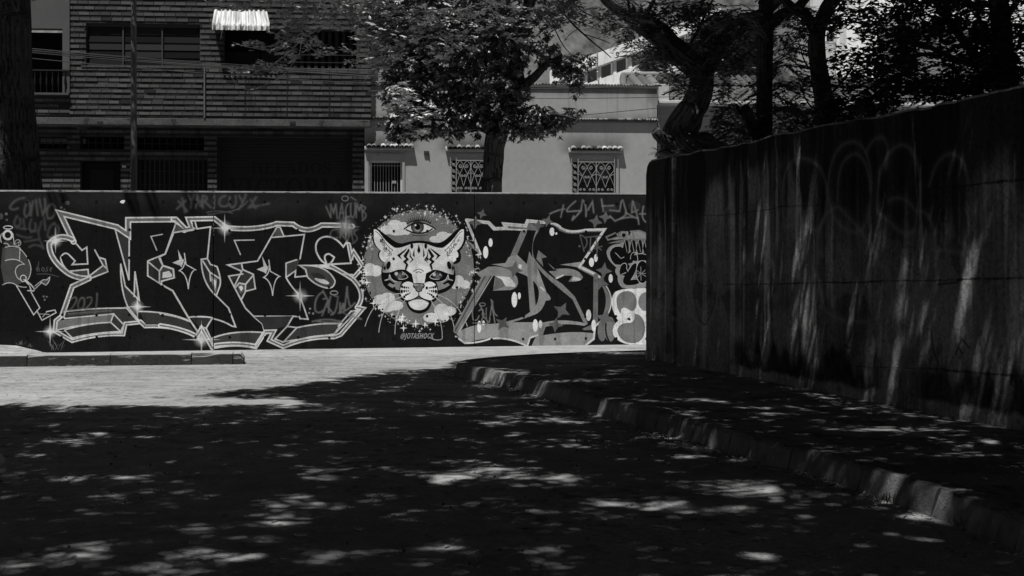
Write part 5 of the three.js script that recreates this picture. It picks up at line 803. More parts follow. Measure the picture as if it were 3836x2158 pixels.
// round-headed street tree in the middle
{
  const D = 28.5, b = at(1845, 740, D), o = thing('tree', 'leafy round-headed tree before the pale house, its sunlit left side coloured with paler leaves', 'tree', [b.x, ST, b.z]);
  part('trunk', limb(own(o, [at(1842, 850, D), at(1843, 720, D), at(1846, 620, D), at(1856, 530, D), at(1885, 450, D), at(1918, 370, D), at(1945, 300, D)]), [.27, .215, .2, .22, .2, .17, .13], { sides: 16, seg: 36, knob: .13, s: 11 }), bark(.075, { bumpScale: .05 }), o);
  const L = (pts, r0, r1) => part('branch', limb(own(o, pts), pts.map((_, i) => r0 + (r1 - r0) * i / (pts.length - 1)), { sides: 8, s: ++twigN }), trunkDark, o);
  L([at(1930, 345, D), at(2000, 290, D - .2), at(2050, 240, D - .3), at(2120, 215, D - .5), at(2180, 235, D - .6)], .12, .03); L([at(1945, 300, D), at(1930, 180, D), at(1960, 60, D), at(2010, -120, D)], .13, .06); L([at(1862, 500, D), at(1780, 400, D), at(1700, 300, D), at(1620, 180, D)], .13, .04); L([at(1862, 510, D), at(1750, 450, D - .4), at(1620, 430, D - .8), at(1500, 420, D - 1)], .1, .02); L([at(1880, 460, D), at(1980, 430, D - .3), at(2080, 430, D - .5), at(2150, 445, D - .6)], .08, .015); L([at(1945, 300, D), at(1850, 200, D + .5), at(1790, 60, D + .8), at(1760, -150, D + 1)], .12, .04);
  const items = [], hi = [];
  for (const [x, y, rx, ry, n] of [[1560, 440, 110, 80, 250], [1520, 350, 90, 70, 150], [1645, 470, 110, 45, 150], [1640, 350, 130, 110, 300], [1750, 420, 110, 85, 200], [1890, 455, 100, 60, 130], [1985, 455, 100, 62, 170], [2080, 450, 60, 45, 60], [2145, 425, 26, 26, 12], [1790, 300, 150, 110, 280], [1600, 210, 150, 120, 300], [1760, 150, 160, 130, 330], [1910, 330, 90, 80, 90], [1500, 200, 90, 110, 170], [1920, 160, 100, 100, 130], [2120, 250, 75, 45, 90], [2160, 300, 32, 55, 34], [2195, 230, 30, 26, 14], [1850, 60, 180, 100, 260], [1560, 70, 170, 90, 260], [2030, 60, 90, 90, 70], [1450, 100, 60, 110, 90], [2040, 190, 60, 50, 40], [1490, 490, 50, 40, 40], [1720, -120, 330, 130, 520], [1500, -60, 180, 90, 160], [2000, -90, 180, 90, 260], [1900, -230, 250, 100, 260]]) items.push(...blobItems(x, y, D - .2, rx, ry, Math.max(.35, rx / F * D * .95), n, { s: 1 }));
  const big = items.filter((_, i) => i % 3), little = items.filter((_, i) => i % 3 === 0).map((i) => ({ ...i, s: rr(.7, 1.2) })); big.push(...big.map((i) => ({ ...i, p: i.p.clone().add(V(rr(-.15, .15), rr(-.12, .12), rr(-.15, .15))) }))); big.forEach((i) => { i.s = rr(.4, .85); i.c = rr(.45, 1.5); });
  crown(o, local(o, little), LEAF.flat, leafMat(.12, { roughness: .4 }), 'leaf_sprays');
  crown(o, local(o, big), LEAF.broad, leafMat(.11, { roughness: .36 }));
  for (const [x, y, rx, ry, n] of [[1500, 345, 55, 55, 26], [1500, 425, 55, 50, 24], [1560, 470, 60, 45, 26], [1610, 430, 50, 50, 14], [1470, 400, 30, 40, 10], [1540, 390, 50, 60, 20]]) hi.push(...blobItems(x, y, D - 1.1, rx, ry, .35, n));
  crown(o, local(o, hi.map((i) => ({ ...i, s: rr(.6, .95) }))), LEAF.flat, leafMat(.55, { roughness: .38 }), 'sunlit_leaves');  // same foliage in a far paler colour, sunlight put into the left side
}
// gnarled tree at the end of the old wall
{
  const D = 20.3, b = at(2600, 590, D), o = thing('tree', 'gnarled tree with bulging root and wide fork, leaning over the end of the stained wall', 'tree', [b.x, 2.4, b.z]);
  const bm = bark(.085, { bumpScale: .05 }), T = (name, pts, radii, s, sides = 14) => part(name, limb(own(o, pts), radii, { sides, seg: pts.length * 7, knob: .14, s }), bm, o);
  T('trunk', [at(2700, 640, D + .1), at(2640, 590, D), at(2560, 560, D - .1), at(2548, 500, D), at(2590, 425, D), at(2622, 340, D), at(2632, 270, D)], [.32, .34, .34, .25, .215, .19, .19], 21, 18);
  T('branch', [at(2560, 545, D - .1), at(2510, 535, D - .3), at(2475, 515, D - .4), at(2452, 488, D - .45)], [.17, .1, .085, .06], 22, 10);
  T('root', [at(2600, 580, D - .1), at(2660, 560, D - .1), at(2720, 575, D), at(2790, 620, D)], [.2, .17, .14, .1], 23, 10);
  T('branch', [at(2632, 275, D), at(2560, 215, D), at(2470, 130, D), at(2380, 60, D), at(2290, -10, D), at(2180, -160, D)], [.19, .185, .17, .165, .16, .13], 24);
  T('branch', [at(2632, 280, D), at(2680, 205, D), at(2725, 135, D - .2), at(2790, 85, D - .5), at(2860, 50, D - .8), at(2960, -40, D - 1)], [.16, .14, .13, .1, .09, .07], 25, 12);
  twigs(o, [[[at(2400, 80, D), at(2440, 20, D - .2), at(2470, -60, D)], .05, .03], [[at(2050, -60, D), at(2120, 60, D), at(2200, 140, D), at(2260, 190, D), at(2290, 217, D)], .022, .006], [[at(2120, 60, D), at(2190, 90, D), at(2260, 120, D)], .012, .004], [[at(2000, -60, D), at(2060, 70, D), at(2110, 170, D), at(2150, 215, D)], .016, .005], [[at(2180, 125, D), at(2280, 160, D), at(2285, 165, D)], .008, .004], [[at(2090, -80, D), at(2180, 40, D), at(2260, 70, D), at(2330, 60, D)], .014, .005], [[at(1980, -40, D), at(2080, 20, D), at(2190, 60, D), at(2240, 110, D)], .012, .004], [[at(2560, 210, D), at(2600, 140, D), at(2640, 60, D), at(2700, -60, D)], .035, .015], [[at(2460, 120, D), at(2440, 190, D - .3), at(2410, 215, D - .4)], .014, .005], [[at(2500, 560, D - .5), at(2470, 570, D - .6), at(2455, 578, D - .6)], .01, .005], [[at(2725, 140, D - .2), at(2712, 100, D - .2)], .03, .012]], trunkDark);
  const f = [];
  for (const [x, y, rx, ry, n] of [[2330, 110, 70, 60, 26], [2410, 170, 60, 45, 26], [2500, 60, 120, 60, 60], [2640, 60, 120, 70, 80], [2740, 130, 90, 60, 50], [2560, 330, 60, 40, 16], [2520, 290, 60, 40, 18], [2700, 330, 60, 90, 24], [2640, 160, 70, 60, 40], [2490, 572, 30, 16, 12], [2210, 40, 120, 60, 26], [2090, 30, 100, 60, 24], [2800, 240, 60, 90, 40], [2740, 420, 60, 50, 18], [2780, 470, 60, 50, 24], [2720, 240, 50, 60, 24], [2450, 210, 40, 26, 18]]) f.push(...blobItems(x, y, D - .3, rx, ry, .5, n, { s: 1 }));
  for (let i = 0; i < 1900; i++) { const p = V(rr(1.6, 6), rr(6.2, 8.8), rr(-21.6, -16.2)); if (!inView(p, 40)) f.push({ p, s: rr(.8, 1.2) }); }
  crown(o, local(o, f.filter((_, i) => i % 3)), LEAF.clump, leafMat(.06));
  crown(o, local(o, f.filter((_, i) => i % 3 === 0)), LEAF.plume, leafMat(.06), 'leaf_sprays');
}
// straight dark trunk
const tS = (() => { const D = 16.6, b = at(2866, 560, D); const o = thing('tree', 'straight dark tree trunk with a broken side stub, standing behind the stained wall', 'tree', [b.x, 2.5, b.z]);
  part('trunk', limb(own(o, [at(2868, 640, D), at(2866, 520, D), at(2864, 300, D), at(2868, 100, D), at(2872, -80, D), at(2878, -240, D)]), [.125, .102, .1, .095, .095, .09], { sides: 14, seg: 30, knob: .05, s: 31 }), bark(.035), o);
  part('stub', limb(own(o, [at(2850, 530, D - .02), at(2822, 480, D - .1), at(2800, 430, D - .15), at(2786, 395, D - .16)]), [.075, .085, .07, .05], { sides: 9, knob: .3, s: 32 }), bark(.03), o);
  part('stub', limb(own(o, [at(2800, 430, D - .15), at(2772, 420, D - .18), at(2757, 388, D - .2)]), [.045, .025, .008], { sides: 7, knob: .3, s: 33 }), bark(.03), o);
  part('branch', limb(own(o, [at(2868, 120, D), at(2920, 60, D - .2), at(2985, 30, D - .5), at(3060, -60, D - .8)]), [.06, .07, .06, .05], { sides: 9, s: 34 }), bark(.035), o);
  return o; })();
const tC = (() => { const D = 15.1, b = at(3085, 500, D); const o = thing('tree', 'slender leaning tree trunk that bends right at the top, behind the stained wall', 'tree', [b.x, 2.5, b.z]);
  part('trunk', limb(own(o, [at(3092, 600, D), at(3090, 470, D), at(3082, 350, D), at(3062, 230, D), at(3062, 120, D), at(3095, 40, D), at(3140, -30, D), at(3200, -200, D)]), [.125, .105, .1, .1, .095, .085, .08, .07], { sides: 13, seg: 40, knob: .1, s: 41 }), bark(.04), o);
  part('branch', limb(own(o, [at(3062, 130, D), at(3020, 60, D - .2), at(2960, 20, D - .4), at(2880, -60, D - .5)]), [.07, .06, .05, .04], { sides: 8, s: 42 }), bark(.04), o);
  return o; })();
{ const f = [], D = 16.4;
  for (const [x, y, rx, ry, n] of [[2940, 60, 70, 60, 50], [2960, 180, 50, 90, 44], [2950, 320, 60, 100, 40], [2930, 440, 60, 60, 30], [2790, 60, 60, 60, 30], [2990, 470, 40, 40, 18], [2900, 380, 60, 80, 18], [2770, 500, 70, 60, 30], [2700, 470, 50, 60, 16], [2820, 340, 50, 80, 14]]) f.push(...blobItems(x, y, D, rx, ry, .5, n, { s: 1 }));
  crown(tS, local(tS, f), LEAF.plume, leafMat(.05), 'leaf_sprays');
  const g = [], D2 = 14.6;
  for (const [x, y, rx, ry, n] of [[3130, 330, 70, 110, 130], [3200, 420, 110, 60, 190], [3120, 430, 70, 60, 110], [3190, 40, 90, 60, 100], [3130, 60, 60, 60, 60], [3000, 90, 60, 60, 60], [3270, 330, 70, 80, 150], [3020, 300, 60, 90, 60], [3180, 190, 50, 80, 34], [3010, 430, 50, 60, 50], [3230, 230, 40, 60, 40], [3100, 200, 60, 60, 26]]) g.push(...blobItems(x, y, D2, rx, ry, .5, Math.round(n * .36)));
  crown(tC, local(tC, g), LEAF.small, leafMat(.045), 'leaf_sprays');
  twigs(tC, [[[at(3085, 380, D2), at(3160, 300, D2), at(3230, 200, D2), at(3310, 130, D2)], .018, .006], [[at(3075, 300, D2), at(3020, 240, D2), at(2990, 150, D2)], .014, .005], [[at(3088, 430, D2), at(3150, 400, D2), at(3240, 340, D2), at(3330, 300, D2)], .016, .006], [[at(3088, 420, D2), at(3040, 400, D2), at(3000, 330, D2), at(2985, 260, D2)], .012, .005]], trunkDark);
}
// dense small-leaved tree filling the upper right corner
const tR = (() => { const D = 13.4, b = at(3700, 400, D); const o = thing('tree', 'dense dark small-leaved tree filling the upper right corner above the stained wall', 'tree', [b.x + .3, 2.5, b.z - .6]); const P = (x, y, z = 0) => at(x, y, D + .6 + z);
  part('trunk', limb(own(o, [P(3790, 600), P(3780, 400), P(3760, 200), P(3740, 0), P(3730, -200)]), [.14, .12, .11, .1, .09], { sides: 12, knob: .1, s: 51 }), bark(.04), o);
  twigs(o, [[[P(3770, 330), P(3650, 200), P(3540, 60), P(3440, -90)], .06, .03], [[P(3760, 250), P(3600, 230), P(3460, 170), P(3340, 150)], .045, .012], [[P(3775, 380), P(3650, 350), P(3520, 330), P(3400, 330)], .04, .01], [[P(3740, 100), P(3800, 20), P(3850, -60)], .05, .02], [[P(3590, 120), P(3500, 110), P(3420, 40)], .02, .008]], trunkDark);
  const g = [];
  for (const [x, y, rx, ry, n] of [[3340, 90, 110, 110, 330], [3330, 230, 110, 90, 330], [3480, 60, 130, 120, 420], [3400, 330, 120, 60, 260], [3640, 80, 140, 130, 480], [3790, 110, 120, 150, 460], [3640, 260, 110, 70, 260], [3770, 270, 100, 60, 280], [3540, 330, 120, 45, 190], [3470, 210, 60, 70, 70], [3560, 190, 60, 60, 90], [3400, 170, 60, 80, 110], [3280, 400, 80, 40, 120], [3700, 180, 90, 80, 230], [3550, -60, 330, 70, 500], [3690, 330, 90, 30, 120]]) g.push(...blobItems(x, y, D, rx, ry, .55, Math.round(n * .30)));
  crown(o, local(o, g), LEAF.small, leafMat(.04)); return o; })();
// bushy tree on the slope behind
{ const D = 44, o = thing('tree', 'bushy sunlit tree on the slope behind the roofs, between the two forked limbs', 'tree', [at(2740, 420, D).x, ST, -D]);
  part('trunk', limb(own(o, [V(o.position.x, ST - .2, -D), at(2735, 400, D), at(2740, 250, D), at(2720, 120, D)]), [.25, .2, .16, .08], { s: 61 }), trunkM, o);
  const g = []; for (const [x, y, rx, ry, n] of [[2620, 210, 60, 60, 120], [2700, 130, 90, 70, 220], [2740, 240, 110, 90, 300], [2640, 290, 90, 50, 160], [2820, 160, 80, 90, 220], [2840, 290, 80, 70, 160], [2460, 250, 50, 45, 60], [2480, 210, 40, 30, 30], [2420, 230, 34, 20, 16], [2600, 320, 70, 30, 60]]) g.push(...blobItems(x, y, D, rx, ry, .8, Math.round(n * 1.7), { s: 1.3 }));
  crown(o, local(o, g), LEAF.tiny, leafMat(.13)); }

// ---------------------------------------------------------------- the shade trees overhead: crowns above the view, shading the road and pavement
{
  const spots = [
    [thing('tree', 'shade tree out of view at left, its crown over the near road', 'tree', [-7.4, 0, -6.5]), 0.3, 4.6],
    [thing('tree', 'shade tree out of view behind the camera, its crown over the foreground', 'tree', [1.2, 0, 5.2]), 0.32, 4.9],
    [thing('tree', 'shade tree out of view behind the near end of the stained wall', 'tree', [7.0, 2.5, -6.5]), 0.28, 3.2],
    [tS, 0, 0], [tC, 0, 0], [tR, 0, 0]];
  spots[3].push(at(2878, -240, 16.6)); spots[4].push(at(3200, -200, 15.1)); spots[5].push(at(3730, -200, 14));
  for (const s of spots.slice(0, 3)) { const [o, r, h] = s; part('trunk', limb([V(0, -.2, 0), V(.05, h * .3, .05), V(-.06, h * .7, .1), V(.02, h, 0)], [r * 1.3, r, r * .85, r * .75], { sides: 14, seg: 24, knob: .12, s: h * 10 }), trunkM, o); s.push(o.position.clone().add(V(.02, h, 0))); }
  // how far the shade reaches: a mostly level edge at left, a tongue of shade further out, then up to the pavement
  const shaded = (x, d) => {
    if (d < 3) return true; const px = CX + x / d * F, py = HOR + EYE * F / d, w = 9 * (noise(px * .012, py * .05) - .5) + 5 * (noise(px * .05, 3) - .5);
    if (py > 1524 + w) return true; if (px < 880) return false;
    const top = px < 1080 ? 1468 - 14 * (px - 880) / 200 : px < 1206 ? 1454 - 14 * (px - 1080) / 126 : px < 1500 ? 1440 - 46 * (px - 1206) / 294 : px < 1740 ? 1394 - 14 * (px - 1500) / 240 : 1354;
    if (py < top + w) return px > 1740 ? d < 20.7 && py > 1300 && x > -.4 : false;
    return !(px < 1250 && py > 1486 + 20 * (px - 880) / 370 + w * .4);
  };
  const bins = spots.map(() => []);
  // gaps between the boughs that let the larger sun flecks through, given by where they fall on the ground and on the stained wall
  const flecks = [];
  const fleck = (ox, oy, k, list) => { for (const [x, y, a, b] of list) { const py = oy + y / k, d = EYE * F / (py - HOR), c = at(ox + x / k, py, d); const q = d < 8 ? .66 : .95; if (c.x > RW.p0.x + RW.u.x / RW.u.z * (c.z - RW.p0.z) - .15) continue; flecks.push([c.x, c.z, q * (a / k * d / F + .1), q * (b / k * d * d / (F * EYE) + .085)]); } };
  fleck(0, 1250, 1.343, [[430, 515, 90, 12], [270, 540, 120, 8], [60, 570, 60, 10], [1640, 655, 130, 14], [1800, 700, 90, 12], [2250, 670, 130, 20], [2500, 668, 80, 10], [2220, 745, 110, 8], [330, 745, 80, 7], [650, 735, 60, 6], [1040, 735, 50, 6], [1700, 828, 170, 16], [2010, 840, 170, 14], [1450, 920, 170, 24], [410, 968, 90, 10], [1170, 995, 60, 9], [60, 905, 80, 10], [900, 1025, 70, 10], [1950, 1050, 130, 16], [2000, 1105, 90, 15], [450, 1170, 180, 22], [80, 1115, 110, 20], [1080, 1140, 160, 26], [1350, 1155, 140, 14], [820, 1195, 130, 18], [1640, 1120, 60, 12], [2450, 1150, 130, 15], [880, 420, 70, 8], [1240, 398, 50, 5], [440, 385, 40, 4], [1430, 385, 60, 4], [430, 460, 60, 4], [350, 415, 40, 4]]);
  fleck(1600, 1250, 1.152, [[320, 375, 60, 9], [490, 355, 80, 5], [600, 485, 130, 8], [660, 630, 110, 11], [320, 573, 90, 7], [80, 640, 80, 6], [400, 628, 60, 6], [600, 785, 160, 20], [700, 985, 180, 17], [1350, 660, 200, 16], [1500, 705, 120, 11], [930, 725, 120, 9], [1320, 770, 150, 8], [1850, 730, 140, 15], [1400, 990, 200, 15], [1930, 980, 160, 13], [2230, 830, 140, 16], [1620, 385, 120, 9], [1560, 435, 80, 13], [2100, 500, 300, 8], [1180, 365, 50, 5], [830, 215, 50, 5], [750, 255, 60, 6], [2200, 390, 70, 6], [1080, 460, 60, 10], [1820, 845, 70, 10], [300, 935, 70, 8], [260, 985, 80, 10], [2460, 945, 60, 8], [2440, 450, 60, 8], [2500, 560, 80, 13], [2250, 590, 120, 8]]);
  fleck(0, 0, 1, [[3200, 1800, 40, 22], [3390, 1880, 36, 22], [3640, 1950, 50, 24], [2620, 1650, 14, 14], [2290, 1562, 12, 10], [2190, 1522, 20, 8], [1830, 1432, 22, 18], [3070, 1765, 24, 14]]);
  const beams = [];
  for (const [px, py0, py1, w] of [[2852, 700, 1420, .09], [2990, 620, 1080, .05], [3035, 950, 1350, .05], [3260, 880, 1150, .03], [3450, 880, 1130, .05], [3606, 950, 1430, .02], [3745, 1180, 1420, .02], [3805, 720, 1000, .0]]) {
    const d = 35139 / (px - 584), X = (px - CX) / F * d, f = (py) => { const y = EYE - (py - HOR) / F * d; return [X - SUN.x / SUN.y * y, -d - SUN.z / SUN.y * y]; };
    beams.push([...f(py0), ...f(py1), w + .14]);
  }
  const open = (x, z) => {
    for (const [a, b, rx, rz] of flecks) { const u = (x - a) / rx, v = (z - b) / rz; if (u * u + v * v < 1) return true; }
    for (const [x0, z0, x1, z1, w] of beams) { const l = (x1 - x0) ** 2 + (z1 - z0) ** 2, t = clamp(((x - x0) * (x1 - x0) + (z - z0) * (z1 - z0)) / l, 0, 1); if (Math.hypot(x - x0 - (x1 - x0) * t, z - z0 - (z1 - z0) * t) < w) return true; }
    return false;
  };
  const N = 52000; let tried = 0;
  while (tried++ < N) {
    const x = rr(-9, 9.5), z = rr(-21.5, 2.5), d = -z;
    if (d > 20.9 || !shaded(x, d)) continue;
    const wallZone = x > 2.2, y0 = x > 3.3 ? rr(0, 2.4) : 0, gx = x - SUN.x / SUN.y * y0, gz = z - SUN.z / SUN.y * y0;
    if (open(gx, gz)) continue;
    const g = .55 * noise(x * 1.25 + 9, z * 1.7 + 40) + .3 * noise(x * 3.1 + 3, z * 3.6) + .15 * noise(x * 7, z * 7);
    if (g < (wallZone ? .13 : d < 9.5 ? .25 : .31) && rnd() < .97) continue;
    const h = x > 3 ? rr(5, 7.2) : d < 10 ? rr(8, 11.5) : rr(6, 9), p = V(x, y0, z).addScaledVector(SUN, h / SUN.y); p.y = y0 + h;
    if (inView(p, 60)) continue;
    let bi = 0, bd = 1e9; spots.forEach((s, i) => { const q = s[0].position, e = Math.hypot(p.x - q.x, p.z - q.z) + (i > 2 ? 1.5 : 0); if (e < bd) { bd = e; bi = i; } });
    bins[bi].push({ p, s: rr(.85, 1.3), pitch: rr(-.3, .2), roll: rr(-.3, .3) });
  }
  spots.forEach(([o, r, h, fork], i) => {
    const list = bins[i]; if (!list.length) return;
    crown(o, local(o, list), LEAF.feather, leafMat(.07));
    const nb = Math.min(9, Math.ceil(list.length / 220));
    for (let k = 0; k < nb; k++) {
      const t = list[Math.floor((k + .5) / nb * list.length)].p, e = t.clone(); e.y -= .15; const m = fork.clone().lerp(e, .5); m.y += rr(-.2, .5); m.x += rr(-.4, .4); m.z += rr(-.4, .4);
      let ok = true; for (let q = 0; q <= 12; q++) { const c = new THREE.CatmullRomCurve3([fork, m, e]).getPoint(q / 12); if (inView(c, 20)) ok = false; }
      if (!ok) continue;
      part('branch', limb(own(o, [fork, m, e]), [.11, .065, .02], { sides: 7, s: ++twigN, cap: false }), trunkM, o);
      for (let j = 0; j < 3; j++) { let best = null, bd = 9; for (let w = 0; w < 12; w++) { const c = list[Math.floor(rnd() * list.length)].p, q = c.distanceTo(m); if (q < bd && q > .5) { bd = q; best = c; } } if (best && !inView(best, 20)) part('branch', limb(own(o, [m, m.clone().lerp(best, .5).add(V(0, .15, 0)), best]), [.04, .028, .01], { sides: 5, s: ++twigN, cap: false }), trunkM, o); }
    }
  });
}
// ---------------------------------------------------------------- litter, grass, the person leaving at left
{
  const items = [], lg = leafGeo([[V(-.035, .004, 0), V(.035, .006, .004), V(0, 0, .014), -.006]]);
  const onPave = (x, z) => { for (let i = 0; i < KERB.length - 1; i++) { const [x0, z0] = KERB[i], [x1, z1] = KERB[i + 1]; if (z <= z0 && z > z1) return x > x0 + (x1 - x0) * (z0 - z) / (z0 - z1) + .06; } return false; };
  for (let i = 0; i < 5200; i++) {
    const x = rr(-7, 5), z = -(2.5 + 16.5 * Math.pow(rnd(), .8)), k = fbm(x * .9 + 5, z * .7, 3); if (k < .5 && rnd() < .75) continue;
    if (z < -14 && x < -1 && rnd() < .8) continue;
    items.push({ p: V(x, onPave(x, z) ? .172 : .002, z), s: rr(.35, 1), pitch: rr(-.2, .2), roll: rr(-.3, .3), c: rr(.3, 1.6) });
  }
  for (let i = 0; i < 1500; i++) { const t = rr(.1, .8), c = kerbCurve.getPointAt(t), q = Math.abs(gauss()) * .3; items.push({ p: V(c.x - .06 - q, .004 + .012 * rnd(), c.z), s: rr(.3, 1), c: rr(.3, 1.8), pitch: rr(-.5, .5), roll: rr(-.5, .5) }); }
  const im = crown(scene, items, lg, leafMat(.2, { roughness: .8 }), 'fallen_leaves'); im.userData = { kind: 'stuff', label: 'dry fallen leaves scattered over the shaded road and pavement', category: 'leaves' };
  // crumbled clods
  const cl = []; for (let i = 0; i < 260; i++) { const x = rr(-6, 4), z = -rr(5, 13.5); if (fbm(x * .6 + 30, z * .5, 3) < .5) continue; cl.push({ p: V(x, onPave(x, z) ? .176 : .006, z), s: rr(.2, .7), roll: rr(0, 6), pitch: rr(0, 6), c: rr(.6, 1.5) }); }
  const st = crown(scene, cl, new THREE.IcosahedronGeometry(.018, 0).toNonIndexed(), mat(.09), 'grit'); st.userData = { kind: 'stuff', label: 'small clods and grit lying on the road', category: 'grit' };
}
{
  const gm = leafMat(.12, { roughness: .6 });
  const tuft = (p, n, h, label) => { const l = []; for (let i = 0; i < n; i++) { const a = rr(0, 6.28), b = V(rr(-.05, .05), 0, rr(-.05, .05)), q = h * rr(.5, 1.1); l.push([b, b.clone().add(V(Math.cos(a) * q * .6, q, Math.sin(a) * q * .6)), V(Math.sin(a) * .005, 0, Math.cos(a) * .005), -q * .12]); } const o = thing('grass_tuft', label, 'grass', [p.x, p.y, p.z], 0); part('blades', leafGeo(l), gm, o); };
  const gr = (px, py) => { const d = EYE * F / (py - HOR); return at(px, py, d); };
  tuft(gr(3310, 1888), 20, .09, 'grass tuft at the foot of the right kerb, in the sunlit patch'); tuft(gr(3585, 1975), 18, .07, 'low grass tuft at the nearest foot of the right kerb'); tuft(gr(2180, 1660), 10, .05, 'tiny grass tuft by the middle of the curved kerb'); tuft(gr(2500, 1655), 16, .07, 'small weed against the curved kerb under the wall');
  const w = (px, py, n, h, label) => tuft(at(px, py, 22.2), n, h, label);
  w(80, 1296, 18, .1, 'wispy dry grass on the broken slab at far left by the mural'); w(205, 1316, 8, .2, 'thin weeds at the foot of the mural behind the left kerb'); w(110, 1302, 10, .08, 'short dry grass at the edge of the broken slab'); w(225, 1318, 5, .24, 'tall thin weed stalk at the foot of the mural under the lettering');
}
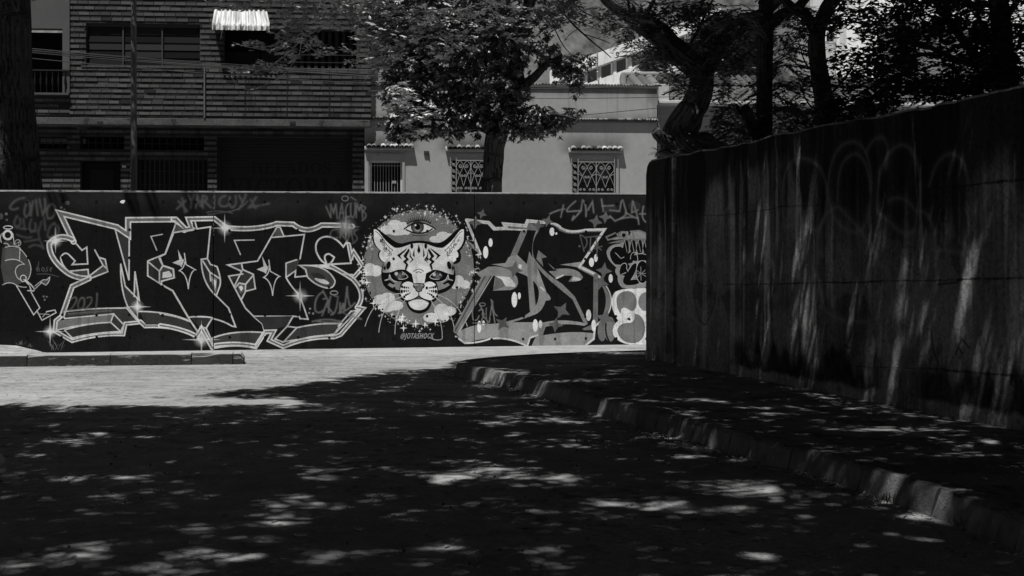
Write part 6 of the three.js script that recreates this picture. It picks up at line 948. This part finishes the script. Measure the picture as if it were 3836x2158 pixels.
{ // person walking out of the picture: only the heel shows
  const P = V(-4.03, 0, -9.28), o = thing('person', 'person in dark clothes walking out of the picture at left, only a heel in view', 'person', [P.x, 0, P.z]);
  // facing -x; trailing leg at +x
  const J = { pelvis: V(0, .95, 0), chest: V(-.05, 1.28, 0), neck: V(-.07, 1.48, 0), head: V(-.1, 1.62, 0), hl: V(0, .92, .09), hr: V(0, .92, -.09), kr: V(.12, .52, -.09), ar: V(.42, .17, -.08), kl: V(-.26, .54, .09), al: V(-.34, .1, .09), sl: V(-.06, 1.42, .17), sr: V(-.06, 1.42, -.17), el: V(.1, 1.14, .22), wl: V(.02, .92, .24), er: V(-.2, 1.16, -.22), wr: V(-.36, .98, -.2) };
  const seg = (a, b, r0, r1) => [J[a], J[b], r0, r1];
  function field(bones, lo, hi, res, blend = .035) {
    const mc = new MarchingCubes(res, mat(.3), false, false, 200000), size = Math.max(hi.x - lo.x, hi.y - lo.y, hi.z - lo.z), c = lo.clone().add(hi).multiplyScalar(.5), q = V(0, 0, 0);
    for (let k = 0; k < res; k++) for (let j = 0; j < res; j++) for (let i = 0; i < res; i++) {
      q.set(i, j, k).subScalar(res / 2).multiplyScalar(size / res).add(c); let D = 9;
      for (const [a, b, r0, r1] of bones) { const bx_ = b.x - a.x, by = b.y - a.y, bz = b.z - a.z, t = clamp(((q.x - a.x) * bx_ + (q.y - a.y) * by + (q.z - a.z) * bz) / (bx_ * bx_ + by * by + bz * bz + 1e-9), 0, 1), d = Math.hypot(q.x - a.x - bx_ * t, q.y - a.y - by * t, q.z - a.z - bz * t) - r0 - (r1 - r0) * t; const h = clamp(.5 + .5 * (D - d) / blend, 0, 1); D = D + (d - D) * h - blend * h * (1 - h); }
      mc.field[i + j * res + k * res * res] = -D;
    }
    mc.isolation = 0; mc.update(); const n = mc.count, g = new THREE.BufferGeometry(), pos = new Float32Array(n * 3);
    for (let i = 0; i < n; i++) for (let e = 0; e < 3; e++) pos[i * 3 + e] = mc.positionArray[i * 3 + e] * size / 2 + c.getComponent(e);
    g.setAttribute('position', new THREE.BufferAttribute(pos, 3)); g.setAttribute('normal', new THREE.BufferAttribute(mc.normalArray.slice(0, n * 3), 3)); g.setAttribute('uv', new THREE.BufferAttribute(new Float32Array(n * 2), 2)); return g;
  }
  const bodyBones = [seg('pelvis', 'chest', .11, .13), seg('chest', 'neck', .12, .055), [J.neck, V(-.09, 1.58, 0), .052, .05], [V(-.085, 1.665, 0), V(-.1, 1.64, 0), .088, .085], [V(-.115, 1.6, 0), V(-.15, 1.56, 0), .06, .038], [V(-.19, 1.61, 0), V(-.2, 1.6, 0), .014, .018], [V(-.09, 1.62, .085), V(-.09, 1.6, .085), .018, .014], [V(-.09, 1.62, -.085), V(-.09, 1.6, -.085), .018, .014], seg('sl', 'el', .048, .04), seg('el', 'wl', .038, .026), seg('sr', 'er', .048, .04), seg('er', 'wr', .038, .026), seg('hl', 'kl', .08, .055), seg('kl', 'al', .055, .036), seg('hr', 'kr', .08, .055), seg('kr', 'ar', .055, .036)];
  for (const [w, dx, dy] of [['wl', -.02, -1], ['wr', -.3, -.9]]) { const b = J[w], d = V(dx, dy, 0).normalize(); bodyBones.push([b, b.clone().addScaledVector(d, .08), .03, .034]); for (let f = 0; f < 4; f++) { const r = b.clone().addScaledVector(d, .085).add(V((f - 1.5) * .018, 0, 0)), l = [.06, .072, .068, .05][f], m = r.clone().addScaledVector(d, l * .5), e = m.clone().addScaledVector(d, l * .5).add(V(0, 0, b.z > 0 ? -.015 : .015)); bodyBones.push([r, m, .0095, .009], [m, e, .009, .0075]); } bodyBones.push([b.clone().addScaledVector(d, .03).add(V(-.03, 0, 0)), b.clone().addScaledVector(d, .085).add(V(-.055, 0, 0)), .012, .009]); }
  part('body', field(bodyBones, V(-.55, 0, -.35), V(.55, 1.8, .35), 110, .02), mat(.22, { roughness: .6 }), o);
  const T = [seg('pelvis', 'chest', .15, .165), seg('chest', 'neck', .15, .075), seg('sl', 'el', .072, .06), seg('el', 'wl', .058, .042), seg('sr', 'er', .072, .06), seg('er', 'wr', .058, .042), seg('sl', 'sr', .07, .07)];
  part('jacket', field(T, V(-.55, .8, -.35), V(.35, 1.6, .35), 64), mat(.03), o);
  part('trousers', field([seg('hl', 'hr', .12, .12), seg('hl', 'kl', .1, .076), seg('kl', 'al', .074, .06), seg('hr', 'kr', .1, .076), [J.kr, V(.36, .24, -.08), .074, .062]], V(-.5, 0, -.3), V(.55, 1.1, .3), 72), mat(.02), o);
  part('hair', field([[V(-.07, 1.69, 0), V(-.06, 1.64, 0), .092, .09], [V(-.1, 1.71, 0), V(-.06, 1.7, 0), .085, .088]], V(-.25, 1.5, -.2), V(.1, 1.9, .2), 40), mat(.015), o);
  for (const [a, heel, toe, tip] of [[J.ar, V(.468, .115, -.08), V(.28, .035, -.08), V(.2, .03, -.08)], [J.al, V(-.3, .045, .09), V(-.46, .035, .09), V(-.55, .035, .09)]]) {
    const s = part('shoe', field([[a, heel.clone().add(V(-.03, .03, 0)), .045, .04], [heel.clone().add(V(-.02, .012, 0)), toe, .037, .042], [toe, tip, .042, .03]], V(heel.x - .45, -.05, heel.z - .12), V(heel.x + .12, .35, heel.z + .12), 56, .02), mat(.4), o);
    const dir = toe.clone().sub(heel), g = field([[heel.clone().add(V(-.012, -.03, 0)), toe.clone().add(V(0, -.022, 0)), .026, .024], [toe.clone().add(V(0, -.022, 0)), tip.clone().add(V(0, -.018, 0)), .024, .016]], V(heel.x - .45, -.1, heel.z - .12), V(heel.x + .12, .3, heel.z + .12), 56, .01); part('sole', g, mat(.8), s);
  }
}
renderer.render(scene, camera);
